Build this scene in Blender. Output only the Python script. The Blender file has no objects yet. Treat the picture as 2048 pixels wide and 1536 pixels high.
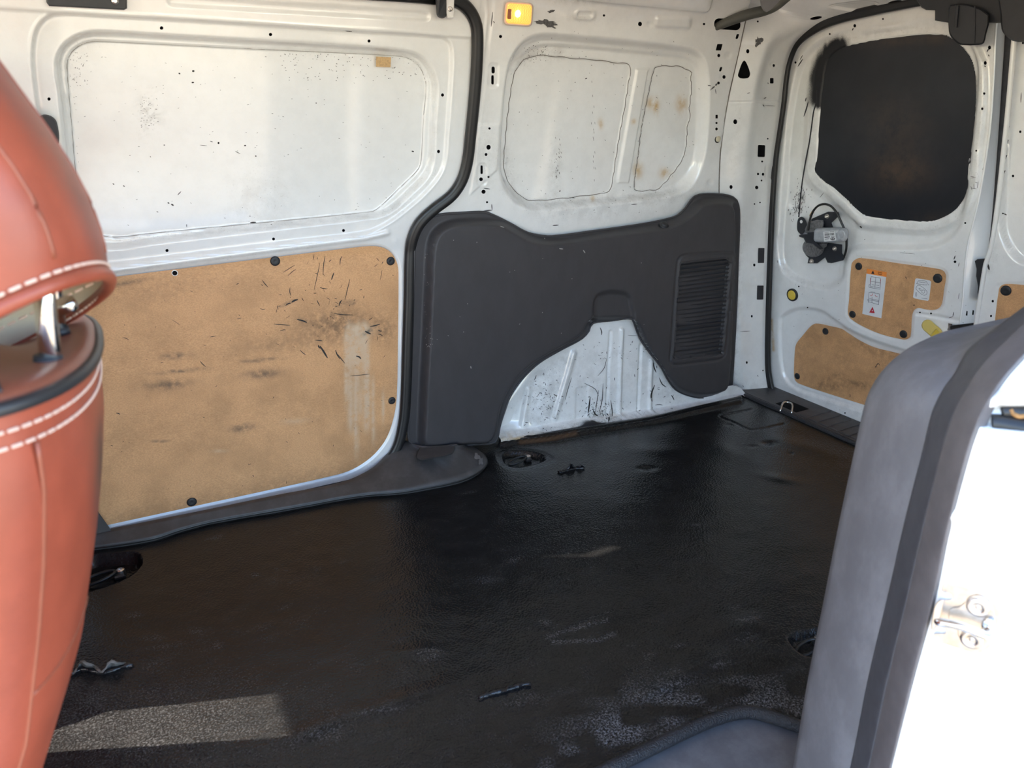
import bpy, math, random
import numpy as np
from mathutils import Vector, Matrix
from mathutils.geometry import delaunay_2d_cdt

rng = random.Random(7)
nrg = np.random.default_rng(7)
scene = bpy.context.scene
COL = scene.collection

# ------------------------------------------------------------------ camera
# world: x towards the rear doors, y across the van (far side = +), z up, z=0 load floor
FPX, CX, CY, CAMZ = 1430.0, 1024.0, 768.0, 0.97
def _basis():
    ax = np.array([3700 - CX, 270 - CY, FPX]); ax /= np.linalg.norm(ax)
    ay = np.array([140 - CX, 200 - CY, FPX]); ay /= np.linalg.norm(ay)
    m = (ax + ay) / np.linalg.norm(ax + ay); n = (ax - ay) / np.linalg.norm(ax - ay)
    ax = (m + n) / 2 ** .5; ay = (m - n) / 2 ** .5
    return np.array([ax, ay, np.cross(ax, ay)])
RB = _basis()
CAM = np.array([0, 0, CAMZ])
cd = bpy.data.cameras.new('camera'); cam = bpy.data.objects.new('camera', cd); COL.objects.link(cam)
cd.sensor_width = 36; cd.lens = FPX * 36 / 2048; cd.clip_start = .02
r_, u_, b_ = RB @ np.array([1, 0, 0]), RB @ np.array([0, -1, 0]), RB @ np.array([0, 0, -1])
M = Matrix([[r_[i], u_[i], b_[i], CAM[i]] for i in range(3)] + [[0, 0, 0, 1]])
cam.matrix_world = M
cd.dof.use_dof = True; cd.dof.focus_distance = 1.9; cd.dof.aperture_fstop = 7.0
scene.camera = cam
# ------------------------------------------------------------------ world, sun, exposure
w = bpy.data.worlds.new('sky'); scene.world = w; w.use_nodes = True
nt = w.node_tree; bg = nt.nodes['Background']
sky = nt.nodes.new('ShaderNodeTexSky'); sky.sky_type = 'NISHITA'; sky.sun_disc = False
SUN_EL, SUN_A = 40.0, 24.0      # the sun stands ahead of the van and a little to its far side
sky.sun_elevation = math.radians(SUN_EL); sky.sun_rotation = math.radians(-90 + SUN_A)
sky.air_density = 1.0; sky.dust_density = 0.5; sky.ozone_density = 1.0
nt.links.new(sky.outputs[0], bg.inputs[0]); bg.inputs[1].default_value = 0.54
sl = bpy.data.lights.new('sun', 'SUN'); so = bpy.data.objects.new('sun', sl); COL.objects.link(so)
sl.energy = 9.0; sl.angle = math.radians(.53); sl.color = (1, .91, .76)
sd = Vector((math.cos(math.radians(SUN_EL)) * math.cos(math.radians(SUN_A)), -math.cos(math.radians(SUN_EL)) * math.sin(math.radians(SUN_A)), -math.sin(math.radians(SUN_EL))))
so.rotation_euler = sd.to_track_quat('-Z', 'Y').to_euler(); so.location = (-6, 3, 6)
scene.view_settings.view_transform = 'Standard'; scene.view_settings.look = 'None'
scene.view_settings.gamma = 1; scene.view_settings.use_curve_mapping = False
scene.view_settings.exposure = 1.2

# ------------------------------------------------------------------ rays and surfaces
def A(p): return np.asarray(p, float).reshape(-1, 2)
def rays(px, py):
    px = np.asarray(px, float); py = np.asarray(py, float)
    return np.stack([px - CX, py - CY, np.full_like(px, FPX)], -1) @ RB.T
def proj(P):
    c = (np.asarray(P, float) - CAM) @ RB
    return CX + FPX * c[..., 0] / c[..., 2], CY + FPX * c[..., 1] / c[..., 2]
def ss(a, b, x):
    t = np.clip((x - a) / (b - a), 0, 1); return t * t * (3 - 2 * t)
def WY(x, z):                                   # inner face of the far body side
    lean = np.where(z > .62, .17 * (z - .62), .02 * (.62 - z))
    roof = np.where(z > 1.17, 2.2 * (z - 1.17) ** 2 * 2, 0)
    return 1.755 - lean - np.minimum(roof, .5)
def RX(y, z): return 2.12 - .12 * z             # inner face of the rear doors
def s_far(px, py, off=0.0):
    d = rays(px, py); y = np.full(d.shape[:-1], 1.72)
    for _ in range(14):
        t = y / d[..., 1]; y = .5 * y + .5 * (WY(d[..., 0] * t, CAMZ + d[..., 2] * t) - off)
    return CAM + d * (y / d[..., 1])[..., None]
def s_rear(px, py, off=0.0):
    d = rays(px, py); x = np.full(d.shape[:-1], 2.05)
    for _ in range(14):
        t = x / d[..., 0]; x = .5 * x + .5 * (RX(0, CAMZ + d[..., 2] * t) - off)
    return CAM + d * (x / d[..., 0])[..., None]
def s_floor(px, py, off=0.0):
    d = rays(px, py); return CAM + d * ((off - CAMZ) / d[..., 2])[..., None]
def s_y(Y):
    def f(px, py, off=0.0):
        d = rays(px, py); return CAM + d * ((Y - off) / d[..., 1])[..., None]
    return f
def s_x(X):
    def f(px, py, off=0.0):
        d = rays(px, py); return CAM + d * ((X - off) / d[..., 0])[..., None]
    return f
def smooth(pts, n=5, closed=True):
    p = np.asarray(pts, float); N = len(p); out = []
    for i in range(N if closed else N - 1):
        if closed: a, b, c, d = p[i - 1], p[i], p[(i + 1) % N], p[(i + 2) % N]
        else: a, b, c, d = p[max(i - 1, 0)], p[i], p[i + 1], p[min(i + 2, N - 1)]
        for k in range(n):
            t = k / n
            # centripetal-like: damp tangents on uneven spacing
            l0, l1, l2 = [max(np.linalg.norm(q), 1e-9) for q in (b - a, c - b, d - c)]
            m1 = (c - a) / (l0 + l1) * l1; m2 = (d - b) / (l1 + l2) * l1
            t2, t3 = t * t, t * t * t
            out.append((2 * t3 - 3 * t2 + 1) * b + (t3 - 2 * t2 + t) * m1 + (-2 * t3 + 3 * t2) * c + (t3 - t2) * m2)
    if not closed: out.append(p[-1])
    return np.array(out)
def resample(pts, n, closed=False):
    p = np.asarray(pts, float)
    if closed: p = np.vstack([p, p[:1]])
    s = np.r_[0, np.cumsum(np.linalg.norm(np.diff(p, axis=0), axis=1))]
    t = np.linspace(0, s[-1], n + (1 if closed else 0))
    q = np.stack([np.interp(t, s, p[:, k]) for k in range(p.shape[1])], 1)
    return q[:-1] if closed else q
def dline(poly, px, py, closed=False, far=60.0):
    """distance in pixels to a polyline (clamped to 'far')"""
    p = A(poly); q = np.vstack([p, p[:1]]) if closed else p
    sh = px.shape; X = px.ravel(); Y = py.ravel(); D = np.full(X.shape, float(far))
    lo = p.min(0) - far; hi = p.max(0) + far
    m = np.nonzero((X > lo[0]) & (X < hi[0]) & (Y > lo[1]) & (Y < hi[1]))[0]
    x = X[m]; y = Y[m]; d2 = np.full(x.shape, far * far)
    for (ax, ay), (bx, by) in zip(q[:-1], q[1:]):
        dx, dy = bx - ax, by - ay; L = dx * dx + dy * dy + 1e-12
        t = np.clip(((x - ax) * dx + (y - ay) * dy) / L, 0, 1)
        d2 = np.minimum(d2, (x - ax - t * dx) ** 2 + (y - ay - t * dy) ** 2)
    D[m] = np.sqrt(d2); return D.reshape(sh)
def inside(poly, px, py):
    p = A(poly); q = np.vstack([p, p[:1]]); sh = px.shape; X = px.ravel(); Y = py.ravel()
    r = np.zeros(X.shape, bool); lo = p.min(0); hi = p.max(0)
    m = np.nonzero((X >= lo[0]) & (X <= hi[0]) & (Y >= lo[1]) & (Y <= hi[1]))[0]
    x = X[m]; y = Y[m]; c = np.zeros(x.shape, bool)
    for (ax, ay), (bx, by) in zip(q[:-1], q[1:]):
        if ay == by: continue
        c ^= ((ay > y) != (by > y)) & (x < (bx - ax) * (y - ay) / (by - ay) + ax)
    r[m] = c; return r.reshape(sh)
def sdf(poly, px, py, far=60.0):
    d = dline(poly, px, py, True, far); return np.where(inside(poly, px, py), -d, d)
def dent(poly, px, py, depth, w0, w1):          # relief: -depth inside the outline, eased over [-w0, w1] px
    return -depth * (1 - ss(-w0, w1, sdf(poly, px, py)))
def bead(line, px, py, h, w, closed=False):
    d = dline(line, px, py, closed, 4 * w); return h * np.exp(-(d / w) ** 2)
def blob(px, py, cx, cy, rx, ry, ang=0.0):
    a = math.radians(ang); dx = px - cx; dy = py - cy
    u = (dx * math.cos(a) + dy * math.sin(a)) / rx; v = (-dx * math.sin(a) + dy * math.cos(a)) / ry
    return np.exp(-(u * u + v * v))
_TAB = nrg.random((256, 256))
def vnoise(x, y):
    x = np.asarray(x, float); y = np.asarray(y, float)
    xi = np.floor(x).astype(int); yi = np.floor(y).astype(int); fx = x - xi; fy = y - yi
    fx = fx * fx * (3 - 2 * fx); fy = fy * fy * (3 - 2 * fy); g = lambda i, j: _TAB[i % 256, j % 256]
    return (g(xi, yi) * (1 - fx) + g(xi + 1, yi) * fx) * (1 - fy) + (g(xi, yi + 1) * (1 - fx) + g(xi + 1, yi + 1) * fx) * fy

# ------------------------------------------------------------------ materials
def new_mat(name):
    m = bpy.data.materials.new(name); m.use_nodes = True
    return m, m.node_tree, m.node_tree.nodes['Principled BSDF']
def N_(nt, typ, **kw):
    n = nt.nodes.new(typ)
    for k, v in kw.items():
        if k.startswith('i_'): n.inputs[k[2:].replace('_', ' ')].default_value = v
        else: setattr(n, k, v)
    return n
def L_(nt, a, b): nt.links.new(a, b)
def mixc(nt, fac, a, b):
    n = nt.nodes.new('ShaderNodeMix'); n.data_type = 'RGBA'
    for sock, v in ((n.inputs['Factor'], fac), (n.inputs[6], a), (n.inputs[7], b)):
        if hasattr(v, 'links'): L_(nt, v, sock)
        else: sock.default_value = v if not isinstance(v, tuple) else (*v, 1)
    return n.outputs[2]
def math_(nt, op, a, b=0.0, c=None, clamp=False):
    n = nt.nodes.new('ShaderNodeMath'); n.operation = op; n.use_clamp = clamp
    for s, v in zip(n.inputs, (a, b, c)):
        if v is None: continue
        if hasattr(v, 'links'): L_(nt, v, s)
        else: s.default_value = v
    return n.outputs[0]
def ramp(nt, v, a, b):
    n = nt.nodes.new('ShaderNodeMapRange'); n.interpolation_type = 'SMOOTHSTEP'
    L_(nt, v, n.inputs[0]); n.inputs[1].default_value = a; n.inputs[2].default_value = b
    return n.outputs[0]
def noise(nt, scale, detail=4, rough=.6, stretch=None):
    tc = nt.nodes.new('ShaderNodeNewGeometry'); n = N_(nt, 'ShaderNodeTexNoise'); src = tc.outputs['Position']
    if stretch:
        mp = nt.nodes.new('ShaderNodeMapping'); mp.inputs['Scale'].default_value = stretch
        L_(nt, src, mp.inputs['Vector']); src = mp.outputs[0]
    L_(nt, src, n.inputs['Vector']); n.inputs['Scale'].default_value = scale
    n.inputs['Detail'].default_value = detail; n.inputs['Roughness'].default_value = rough
    return n.outputs['Fac']
def bump(nt, bs, h, strength, dist):
    n = nt.nodes.new('ShaderNodeBump'); n.inputs['Strength'].default_value = strength; n.inputs['Distance'].default_value = dist
    L_(nt, h, n.inputs['Height']); L_(nt, n.outputs[0], bs.inputs['Normal'])
def marks(nt):
    a = N_(nt, 'ShaderNodeAttribute', attribute_name='marks'); s = nt.nodes.new('ShaderNodeSeparateColor')
    L_(nt, a.outputs['Color'], s.inputs[0]); return s.outputs
def simple(name, col, rough=.5, metal=0.0, var=0.0, vscale=30, bscale=None, bstr=.2, bdist=.0005, coat=0.0, spec=.5):
    m, t, b = new_mat(name)
    b.inputs['Roughness'].default_value = rough; b.inputs['Metallic'].default_value = metal
    b.inputs['Coat Weight'].default_value = coat; b.inputs['Specular IOR Level'].default_value = spec
    n = noise(t, vscale, 5, .65)
    v = max(var, .04)
    L_(t, mixc(t, ramp(t, n, .3, .7), tuple(c * (1 - v) for c in col), tuple(min(1, c * (1 + v)) for c in col)), b.inputs['Base Color'])
    if bscale: bump(t, b, noise(t, bscale, 3), bstr, bdist)
    return m

def make_paint():
    m, t, b = new_mat('white_paint')
    k = marks(t)
    fine = noise(t, 420, 3, .7); mid = noise(t, 28, 5, .65)
    base = mixc(t, ramp(t, mid, .3, .75), (.84, .835, .82), (.81, .805, .79))
    # grime settles in blotches and specks
    speck = ramp(t, noise(t, 260, 2, .5), .62, .70)
    g = math_(t, 'MULTIPLY', k[1], math_(t, 'ADD', math_(t, 'MULTIPLY', ramp(t, mid, .35, .7), .55), math_(t, 'MULTIPLY', speck, .8)), clamp=True)
    c = mixc(t, g, base, (.17, .145, .115))
    c = mixc(t, math_(t, 'MULTIPLY', k[2], ramp(t, mid, .25, .6), clamp=True), c, (.55, .33, .08))
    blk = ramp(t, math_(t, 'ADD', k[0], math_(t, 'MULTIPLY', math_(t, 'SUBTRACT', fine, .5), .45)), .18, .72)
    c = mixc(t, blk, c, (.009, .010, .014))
    L_(t, c, b.inputs['Base Color'])
    L_(t, math_(t, 'ADD', math_(t, 'MULTIPLY', math_(t, 'MAXIMUM', g, blk), .35), .20), b.inputs['Roughness'])
    L_(t, math_(t, 'MULTIPLY', math_(t, 'SUBTRACT', 1.0, blk), 1.0), b.inputs['Coat Weight']); b.inputs['Coat Roughness'].default_value = .06
    bump(t, b, noise(t, 60, 2), .05, .002)
    return m
def make_board():
    m, t, b = new_mat('hardboard')
    k = marks(t)
    fib = noise(t, 260, 6, .75, (1, 1, 2.2)); bl = noise(t, 9, 5, .6); mid = noise(t, 60, 5, .7)
    c = mixc(t, ramp(t, fib, .3, .72), (.57, .30, .135), (.80, .46, .225))
    c = mixc(t, math_(t, 'MULTIPLY', ramp(t, bl, .4, .7), .35), c, (.30, .165, .075))
    c = mixc(t, math_(t, 'MULTIPLY', k[1], ramp(t, mid, .25, .65), clamp=True), c, (.20, .115, .06))
    c = mixc(t, math_(t, 'MULTIPLY', k[2], ramp(t, mid, .2, .6), clamp=True), c, (.66, .50, .34))
    c = mixc(t, math_(t, 'MULTIPLY', k[0], ramp(t, mid, .28, .62), clamp=True), c, (.06, .052, .045))
    L_(t, c, b.inputs['Base Color']); b.inputs['Roughness'].default_value = .52
    b.inputs['Specular IOR Level'].default_value = .35
    bump(t, b, fib, .12, .0006)
    return m
def make_rubber():
    m, t, b = new_mat('black_rubber')
    k = marks(t)
    geo = t.nodes.new('ShaderNodeNewGeometry')
    v = N_(t, 'ShaderNodeTexVoronoi', feature='SMOOTH_F1'); v.inputs['Scale'].default_value = 250
    L_(t, geo.outputs['Position'], v.inputs['Vector'])
    mid = noise(t, 16, 6, .7, (1, 1.6, 1)); fine = noise(t, 260, 5, .8)
    c = mixc(t, ramp(t, mid, .35, .7), (.007, .0068, .007), (.013, .0125, .0125))
    c = mixc(t, math_(t, 'MULTIPLY', ramp(t, math_(t, 'MULTIPLY', mid, fine), .30, .42), .10), c, (.12, .12, .125))
    dust = math_(t, 'MULTIPLY', k[0], ramp(t, fine, .46, .66), clamp=True)  # mask carries real dust plus the painted lightening under the sun patch
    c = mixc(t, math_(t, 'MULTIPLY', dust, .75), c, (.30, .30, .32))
    c = mixc(t, math_(t, 'MULTIPLY', k[2], .8, clamp=True), c, (.10, .05, .022))
    L_(t, c, b.inputs['Base Color'])
    r = math_(t, 'ADD', math_(t, 'MULTIPLY', mid, .14), .17)
    L_(t, math_(t, 'ADD', r, math_(t, 'MULTIPLY', dust, .3)), b.inputs['Roughness'])
    b.inputs['Specular IOR Level'].default_value = .36
    bump(t, b, v.outputs['Distance'], .55, .0014)
    return m
def make_plastic(name, col, dusty=.0, rough=.5):
    m, t, b = new_mat(name)
    mid = noise(t, 22, 6, .7, (1, 1, .5)); fine = noise(t, 900, 2, .5)
    c = mixc(t, ramp(t, mid, .3, .7), tuple(x * .92 for x in col), tuple(x * 1.08 for x in col))
    if dusty: c = mixc(t, math_(t, 'MULTIPLY', ramp(t, mid, .42, .78), dusty), c, (.32, .32, .34))
    L_(t, c, b.inputs['Base Color']); b.inputs['Roughness'].default_value = rough
    b.inputs['Specular IOR Level'].default_value = .4
    bump(t, b, fine, .25, .0004)
    return m
def make_leather(name, col, dirt=.0):
    m, t, b = new_mat(name)
    k = marks(t)
    geo = t.nodes.new('ShaderNodeNewGeometry')
    v = N_(t, 'ShaderNodeTexVoronoi', feature='SMOOTH_F1'); v.inputs['Scale'].default_value = 420
    L_(t, geo.outputs['Position'], v.inputs['Vector'])
    mid = noise(t, 18, 5, .65)
    c = mixc(t, ramp(t, mid, .3, .7), tuple(x * .88 for x in col), tuple(x * 1.1 for x in col))
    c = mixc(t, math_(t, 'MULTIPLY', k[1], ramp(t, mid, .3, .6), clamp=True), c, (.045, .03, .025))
    L_(t, c, b.inputs['Base Color']); b.inputs['Roughness'].default_value = .42
    bump(t, b, v.outputs['Distance'], .12, .0006)
    return m
def make_blackglass():
    m, t, b = new_mat('black_sprayed_panel')
    mid = noise(t, 9, 4, .6)
    k = marks(t)
    c = mixc(t, ramp(t, mid, .35, .7), (.010, .012, .017), (.016, .018, .024))
    L_(t, mixc(t, math_(t, 'MULTIPLY', k[2], ramp(t, noise(t, 26, 6, .75), .25, .65), clamp=True), c, (.075, .050, .035)), b.inputs['Base Color'])
    b.inputs['Roughness'].default_value = .34; b.inputs['Specular IOR Level'].default_value = .5
    bump(t, b, noise(t, 500, 3), .1, .0005)
    return m
def make_ground():
    m, t, b = new_mat('concrete_ground')
    n = noise(t, 3, 8, .7)
    L_(t, mixc(t, ramp(t, n, .3, .7), (.34, .255, .165), (.42, .325, .22)), b.inputs['Base Color'])
    b.inputs['Roughness'].default_value = .9
    return m
PAINT = make_paint(); BOARD = make_board(); RUBBER = make_rubber(); BLACKGLASS = make_blackglass(); GROUND = make_ground()
TRIM = make_plastic('charcoal_trim_plastic', (.052, .049, .052), 0, .5)
TRIM_D = make_plastic('dusty_charcoal_plastic', (.125, .122, .130), .16, .55)
SILL = make_plastic('sill_plastic', (.062, .058, .058), .08, .5)
SEAL = simple('seal_rubber', (.012, .012, .013), .38, spec=.5, bscale=200, bstr=.08)
SEAL_D = simple('dusty_seal_rubber', (.06, .06, .068), .5, var=.15, vscale=60, bscale=300, bstr=.1)
SEAL_B = simple('sunfaded_seal_rubber', (.115, .105, .108), .55, var=.12, vscale=40, bscale=300, bstr=.1)
CAV = simple('dark_cavity', (.006, .006, .007), .8, spec=.1)
CLIP = simple('black_clip_plastic', (.016, .017, .02), .5, bscale=600)
BLACKPL = simple('black_plastic', (.022, .024, .03), .5, bscale=500, var=.1)
LEATHER = make_leather('tan_red_leather', (.31, .068, .036))
LEATHER_B = make_leather('brown_red_leather', (.27, .075, .04))
PIPING = simple('black_piping', (.02, .02, .022), .45)
THREAD = simple('pale_thread', (.72, .52, .42), .8)
LINING = simple('beige_lining', (.80, .70, .54), .9, bscale=300)
CHROME = simple('chrome_steel', (.75, .74, .72), .14, 1.0)
ZINC = simple('zinc_plated_steel', (.66, .62, .58), .33, 1.0, var=.15, vscale=60)
CAST = simple('cast_aluminium', (.24, .235, .24), .5, .6, var=.3, vscale=150, bscale=200, bstr=.4)
MOTOR = simple('motor_can_steel', (.46, .48, .51), .4, .3, var=.1, vscale=80)
DKMETAL = simple('dark_steel', (.035, .034, .033), .4, .5, var=.3)
YELLOW = simple('yellow_plastic', (.72, .52, .07), .4)
YELLOW_P = simple('pale_yellow_plastic', (.70, .54, .16), .45)
PAPER = simple('white_label_paper', (.72, .73, .74), .5)
ORANGE = simple('orange_print', (.85, .27, .05), .5)
INK = simple('black_print', (.02, .02, .025), .6)
INKG = simple('grey_line_print', (.10, .105, .13), .6)
RED = simple('red_print', (.55, .02, .035), .5)
SCUFF = simple('grey_scuff', (.10, .098, .10), .7, var=.4, vscale=200)
SCRATCH = simple('dark_scratch', (.025, .022, .02), .7)
RUST = simple('rusty_glue', (.30, .15, .05), .8, var=.3, vscale=150)
TAPE = simple('brown_tape', (.55, .36, .17), .6, var=.15, vscale=200)
STRUT = simple('grey_green_tube_rubber', (.085, .085, .075), .55, var=.1)
BOARDX = None
WPLUG = simple('cream_plug', (.62, .56, .42), .5)
GREASE = simple('wet_black_rubber', (.010, .010, .012), .22, bscale=180, bstr=.6, bdist=.002)
TORN = simple('torn_rubber_underside', (.14, .135, .13), .6, var=.3, vscale=90)
AMBER, _t, _b = new_mat('lamp_lens')
_b.inputs['Base Color'].default_value = (.85, .38, .12, 1); _b.inputs['Roughness'].default_value = .25
_b.inputs['Emission Color'].default_value = (1, .42, .07, 1); _b.inputs['Emission Strength'].default_value = .95
_c = N_(_t, 'ShaderNodeTexChecker'); _c.inputs['Scale'].default_value = 300
_g = _t.nodes.new('ShaderNodeNewGeometry'); L_(_t, _g.outputs['Position'], _c.inputs['Vector'])
L_(_t, math_(_t, 'ADD', math_(_t, 'MULTIPLY', _c.outputs['Fac'], .22), .42), _b.inputs['Emission Strength'])
BULB, _t, _b = new_mat('lamp_bulb')
_b.inputs['Base Color'].default_value = (1, .9, .7, 1)
_b.inputs['Emission Color'].default_value = (1, .80, .42, 1); _b.inputs['Emission Strength'].default_value = 9

# ------------------------------------------------------------------ object helpers
WLOC = {}
def props(o, label=None, cat=None, group=None, kind=None):
    for k, v in (('label', label), ('category', cat), ('group', group), ('kind', kind)):
        if v: o[k] = v
    return o
def thing(name, loc, label, cat, group=None, kind=None):
    o = bpy.data.objects.new(name, None); COL.objects.link(o); o.location = loc; o.empty_display_size = .05
    WLOC[o.name] = np.array(loc, float); return props(o, label, cat, group, kind)
def wl(parent): return WLOC.get(parent.name, np.zeros(3)) if parent else np.zeros(3)
def mk(name, V, F, mat, parent=None, smooth_=True, midx=None, attr=None, sharp=None):
    """mesh object from world-space vertices"""
    V = np.asarray(V, float); o0 = wl(parent)
    me = bpy.data.meshes.new(name)
    if isinstance(F, np.ndarray) and F.ndim == 2:
        n, k = F.shape
        me.vertices.add(len(V)); me.vertices.foreach_set('co', (V - o0).astype('f').ravel())
        me.loops.add(n * k); me.loops.foreach_set('vertex_index', F.astype('i').ravel())
        me.polygons.add(n); me.polygons.foreach_set('loop_start', np.arange(0, n * k, k, dtype='i'))
        me.update(calc_edges=True); me.validate()
    else:
        me.from_pydata((V - o0).tolist(), [], [list(map(int, f)) for f in F]); me.update()
    me.polygons.foreach_set('use_smooth', np.full(len(me.polygons), bool(smooth_)))
    for m in (mat if isinstance(mat, (list, tuple)) else [mat]): me.materials.append(m)
    if midx is not None: me.polygons.foreach_set('material_index', np.asarray(midx, 'i'))
    if attr is not None:
        a = me.attributes.new('marks', 'FLOAT_COLOR', 'POINT')
        a.data.foreach_set('color', np.c_[attr[:, :3], np.ones(len(attr))].astype('f').ravel())
    if sharp: me.set_sharp_from_angle(angle=math.radians(sharp))
    o = bpy.data.objects.new(name, me); COL.objects.link(o); o.parent = parent
    WLOC[o.name] = o0
    return o
def inst(name, me, loc, rot=None, parent=None, scale=None):
    o = bpy.data.objects.new(name, me); COL.objects.link(o); o.parent = parent
    o.location = np.asarray(loc, float) - wl(parent); WLOC[o.name] = np.asarray(loc, float)
    if rot is not None: o.rotation_euler = rot
    if scale is not None: o.scale = scale
    return o
def rot_to(n): return Vector(n).to_track_quat('Z', 'Y').to_euler()
def local_mesh(name, V, F, mat, smooth_=True, midx=None, sharp=None):
    me = bpy.data.meshes.new(name); me.from_pydata([tuple(map(float, v)) for v in V], [], [list(map(int, f)) for f in F]); me.update()
    me.polygons.foreach_set('use_smooth', np.full(len(me.polygons), bool(smooth_)))
    for m in (mat if isinstance(mat, (list, tuple)) else [mat]): me.materials.append(m)
    if midx is not None: me.polygons.foreach_set('material_index', np.asarray(midx, 'i'))
    if sharp: me.set_sharp_from_angle(angle=math.radians(sharp))
    return me
def lathe(prof, n=20):
    V = []; F = []
    for r, z in prof:
        for k in range(n): a = 2 * math.pi * k / n; V.append((r * math.cos(a), r * math.sin(a), z))
    for i in range(len(prof) - 1):
        for k in range(n): F.append((i * n + k, i * n + (k + 1) % n, (i + 1) * n + (k + 1) % n, (i + 1) * n + k))
    F.append(list(range(n))[::-1]); F.append([(len(prof) - 1) * n + k for k in range(n)])
    return V, F
def box(a, b):
    a = np.minimum(a, b) * 1.0; b_ = np.maximum(a, b) * 1.0
    V = [(x, y, z) for x in (a[0], b[0]) for y in (a[1], b[1]) for z in (a[2], b[2])]
    F = [(0, 1, 3, 2), (4, 6, 7, 5), (0, 4, 5, 1), (2, 3, 7, 6), (0, 2, 6, 4), (1, 5, 7, 3)]
    return V, F
def rbox(a, b, r):
    """box with chamfered edges"""
    a = np.array(a, float); b = np.array(b, float); V = []
    for sx in (0, 1):
        for sy in (0, 1):
            for sz in (0, 1):
                c = np.array([(a, b)[sx][0], (a, b)[sy][1], (a, b)[sz][2]])
                d = np.array([1 - 2 * sx, 1 - 2 * sy, 1 - 2 * sz]) * r
                V += [c + d * [0, 1, 1], c + d * [1, 0, 1], c + d * [1, 1, 0]]
    I = lambda sx, sy, sz, k: (sx * 4 + sy * 2 + sz) * 3 + k
    F = []
    for s in (0, 1):
        F += [[I(s, 0, 0, 0), I(s, 1, 0, 0), I(s, 1, 1, 0), I(s, 0, 1, 0)], [I(0, s, 0, 1), I(1, s, 0, 1), I(1, s, 1, 1), I(0, s, 1, 1)], [I(0, 0, s, 2), I(1, 0, s, 2), I(1, 1, s, 2), I(0, 1, s, 2)]]
    for p in (0, 1):
        for q in (0, 1):
            F += [[I(0, p, q, 1), I(1, p, q, 1), I(1, p, q, 2), I(0, p, q, 2)], [I(p, 0, q, 0), I(p, 1, q, 0), I(p, 1, q, 2), I(p, 0, q, 2)], [I(p, q, 0, 0), I(p, q, 1, 0), I(p, q, 1, 1), I(p, q, 0, 1)]]
    for i in range(8): F.append([i * 3, i * 3 + 1, i * 3 + 2])
    return V, F
def tube(path, r, n=10, closed=False, prof=None, ref=(0, 0, 1), caps=True):
    """sweep a circle (or a profile of (normal, binormal) offsets) along a 3D path"""
    P = np.asarray(path, float); N = len(P)
    T = np.roll(P, -1, 0) - np.roll(P, 1, 0) if closed else np.gradient(P, axis=0)
    T /= np.linalg.norm(T, axis=1)[:, None] + 1e-12
    if prof is None:
        prof = [(math.cos(2 * math.pi * k / n), math.sin(2 * math.pi * k / n)) for k in range(n)]
    n = len(prof); rr = np.broadcast_to(np.asarray(r, float), (N,))
    ref = np.asarray(ref, float); V = []
    up = ref - T[0] * (ref @ T[0]); up /= np.linalg.norm(up) + 1e-12
    for i in range(N):
        u = (ref if np.linalg.norm(np.cross(ref, T[i])) > .2 else up); u = u - T[i] * (u @ T[i]); u /= np.linalg.norm(u) + 1e-12
        if u @ up < -.2 and np.linalg.norm(np.cross(ref, T[i])) <= .2: u = -u
        up = u; bn = np.cross(T[i], u)
        for a, b in prof: V.append(P[i] + rr[i] * (a * u + b * bn))
    F = []
    for i in range(N if closed else N - 1):
        j = (i + 1) % N
        for k in range(n): F.append((i * n + k, i * n + (k + 1) % n, j * n + (k + 1) % n, j * n + k))
    if caps and not closed: F += [list(range(n))[::-1], [(N - 1) * n + k for k in range(n)]]
    return V, F
def merge(*parts):
    V = []; F = []
    for v, f in parts:
        o = len(V); V += [tuple(q) for q in v]; F += [[i + o for i in g] for g in f]
    return V, F
def offset_poly(p, d):
    """move a closed pixel outline outward by d (inward if negative)"""
    p = A(p); a = .5 * np.sum(p[:, 0] * np.roll(p[:, 1], -1) - np.roll(p[:, 0], -1) * p[:, 1])
    t = np.roll(p, -1, 0) - np.roll(p, 1, 0); t /= np.linalg.norm(t, axis=1)[:, None] + 1e-9
    n = np.c_[t[:, 1], -t[:, 0]] * (1 if a > 0 else -1)
    return p + n * d
def prism(outline, surf, o0, o1, bev=1.0):
    """solid plate: outline in pixels raised from surface offset o0 to o1 with a small chamfer of bev px"""
    p = A(outline); n = len(p); q = offset_poly(p, -bev); h = o1 - (abs(o1 - o0) * .25 if bev else 0)
    V = np.vstack([surf(p[:, 0], p[:, 1], o0), surf(p[:, 0], p[:, 1], h), surf(q[:, 0], q[:, 1], o1)])
    F = []
    for l in (0, 1):
        for i in range(n): F.append([l * n + i, l * n + (i + 1) % n, (l + 1) * n + (i + 1) % n, (l + 1) * n + i])
    F.append([2 * n + i for i in range(n)]); F.append(list(range(n))[::-1])
    return [tuple(v) for v in V], F
def rrect(x0, y0, x1, y1, r, n=5, shear=0.0, ang=0.0):
    pts = []
    for cx, cy, a0 in ((x1 - r, y0 + r, -90), (x1 - r, y1 - r, 0), (x0 + r, y1 - r, 90), (x0 + r, y0 + r, 180)):
        for k in range(n + 1):
            a = math.radians(a0 + 90 * k / n); pts.append((cx + r * math.cos(a), cy + r * math.sin(a)))
    p = np.array(pts); c = np.array([(x0 + x1) / 2, (y0 + y1) / 2]); q = p - c; q[:, 0] += shear * q[:, 1]
    a = math.radians(ang); R = np.array([[math.cos(a), -math.sin(a)], [math.sin(a), math.cos(a)]])
    return q @ R.T + c
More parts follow.
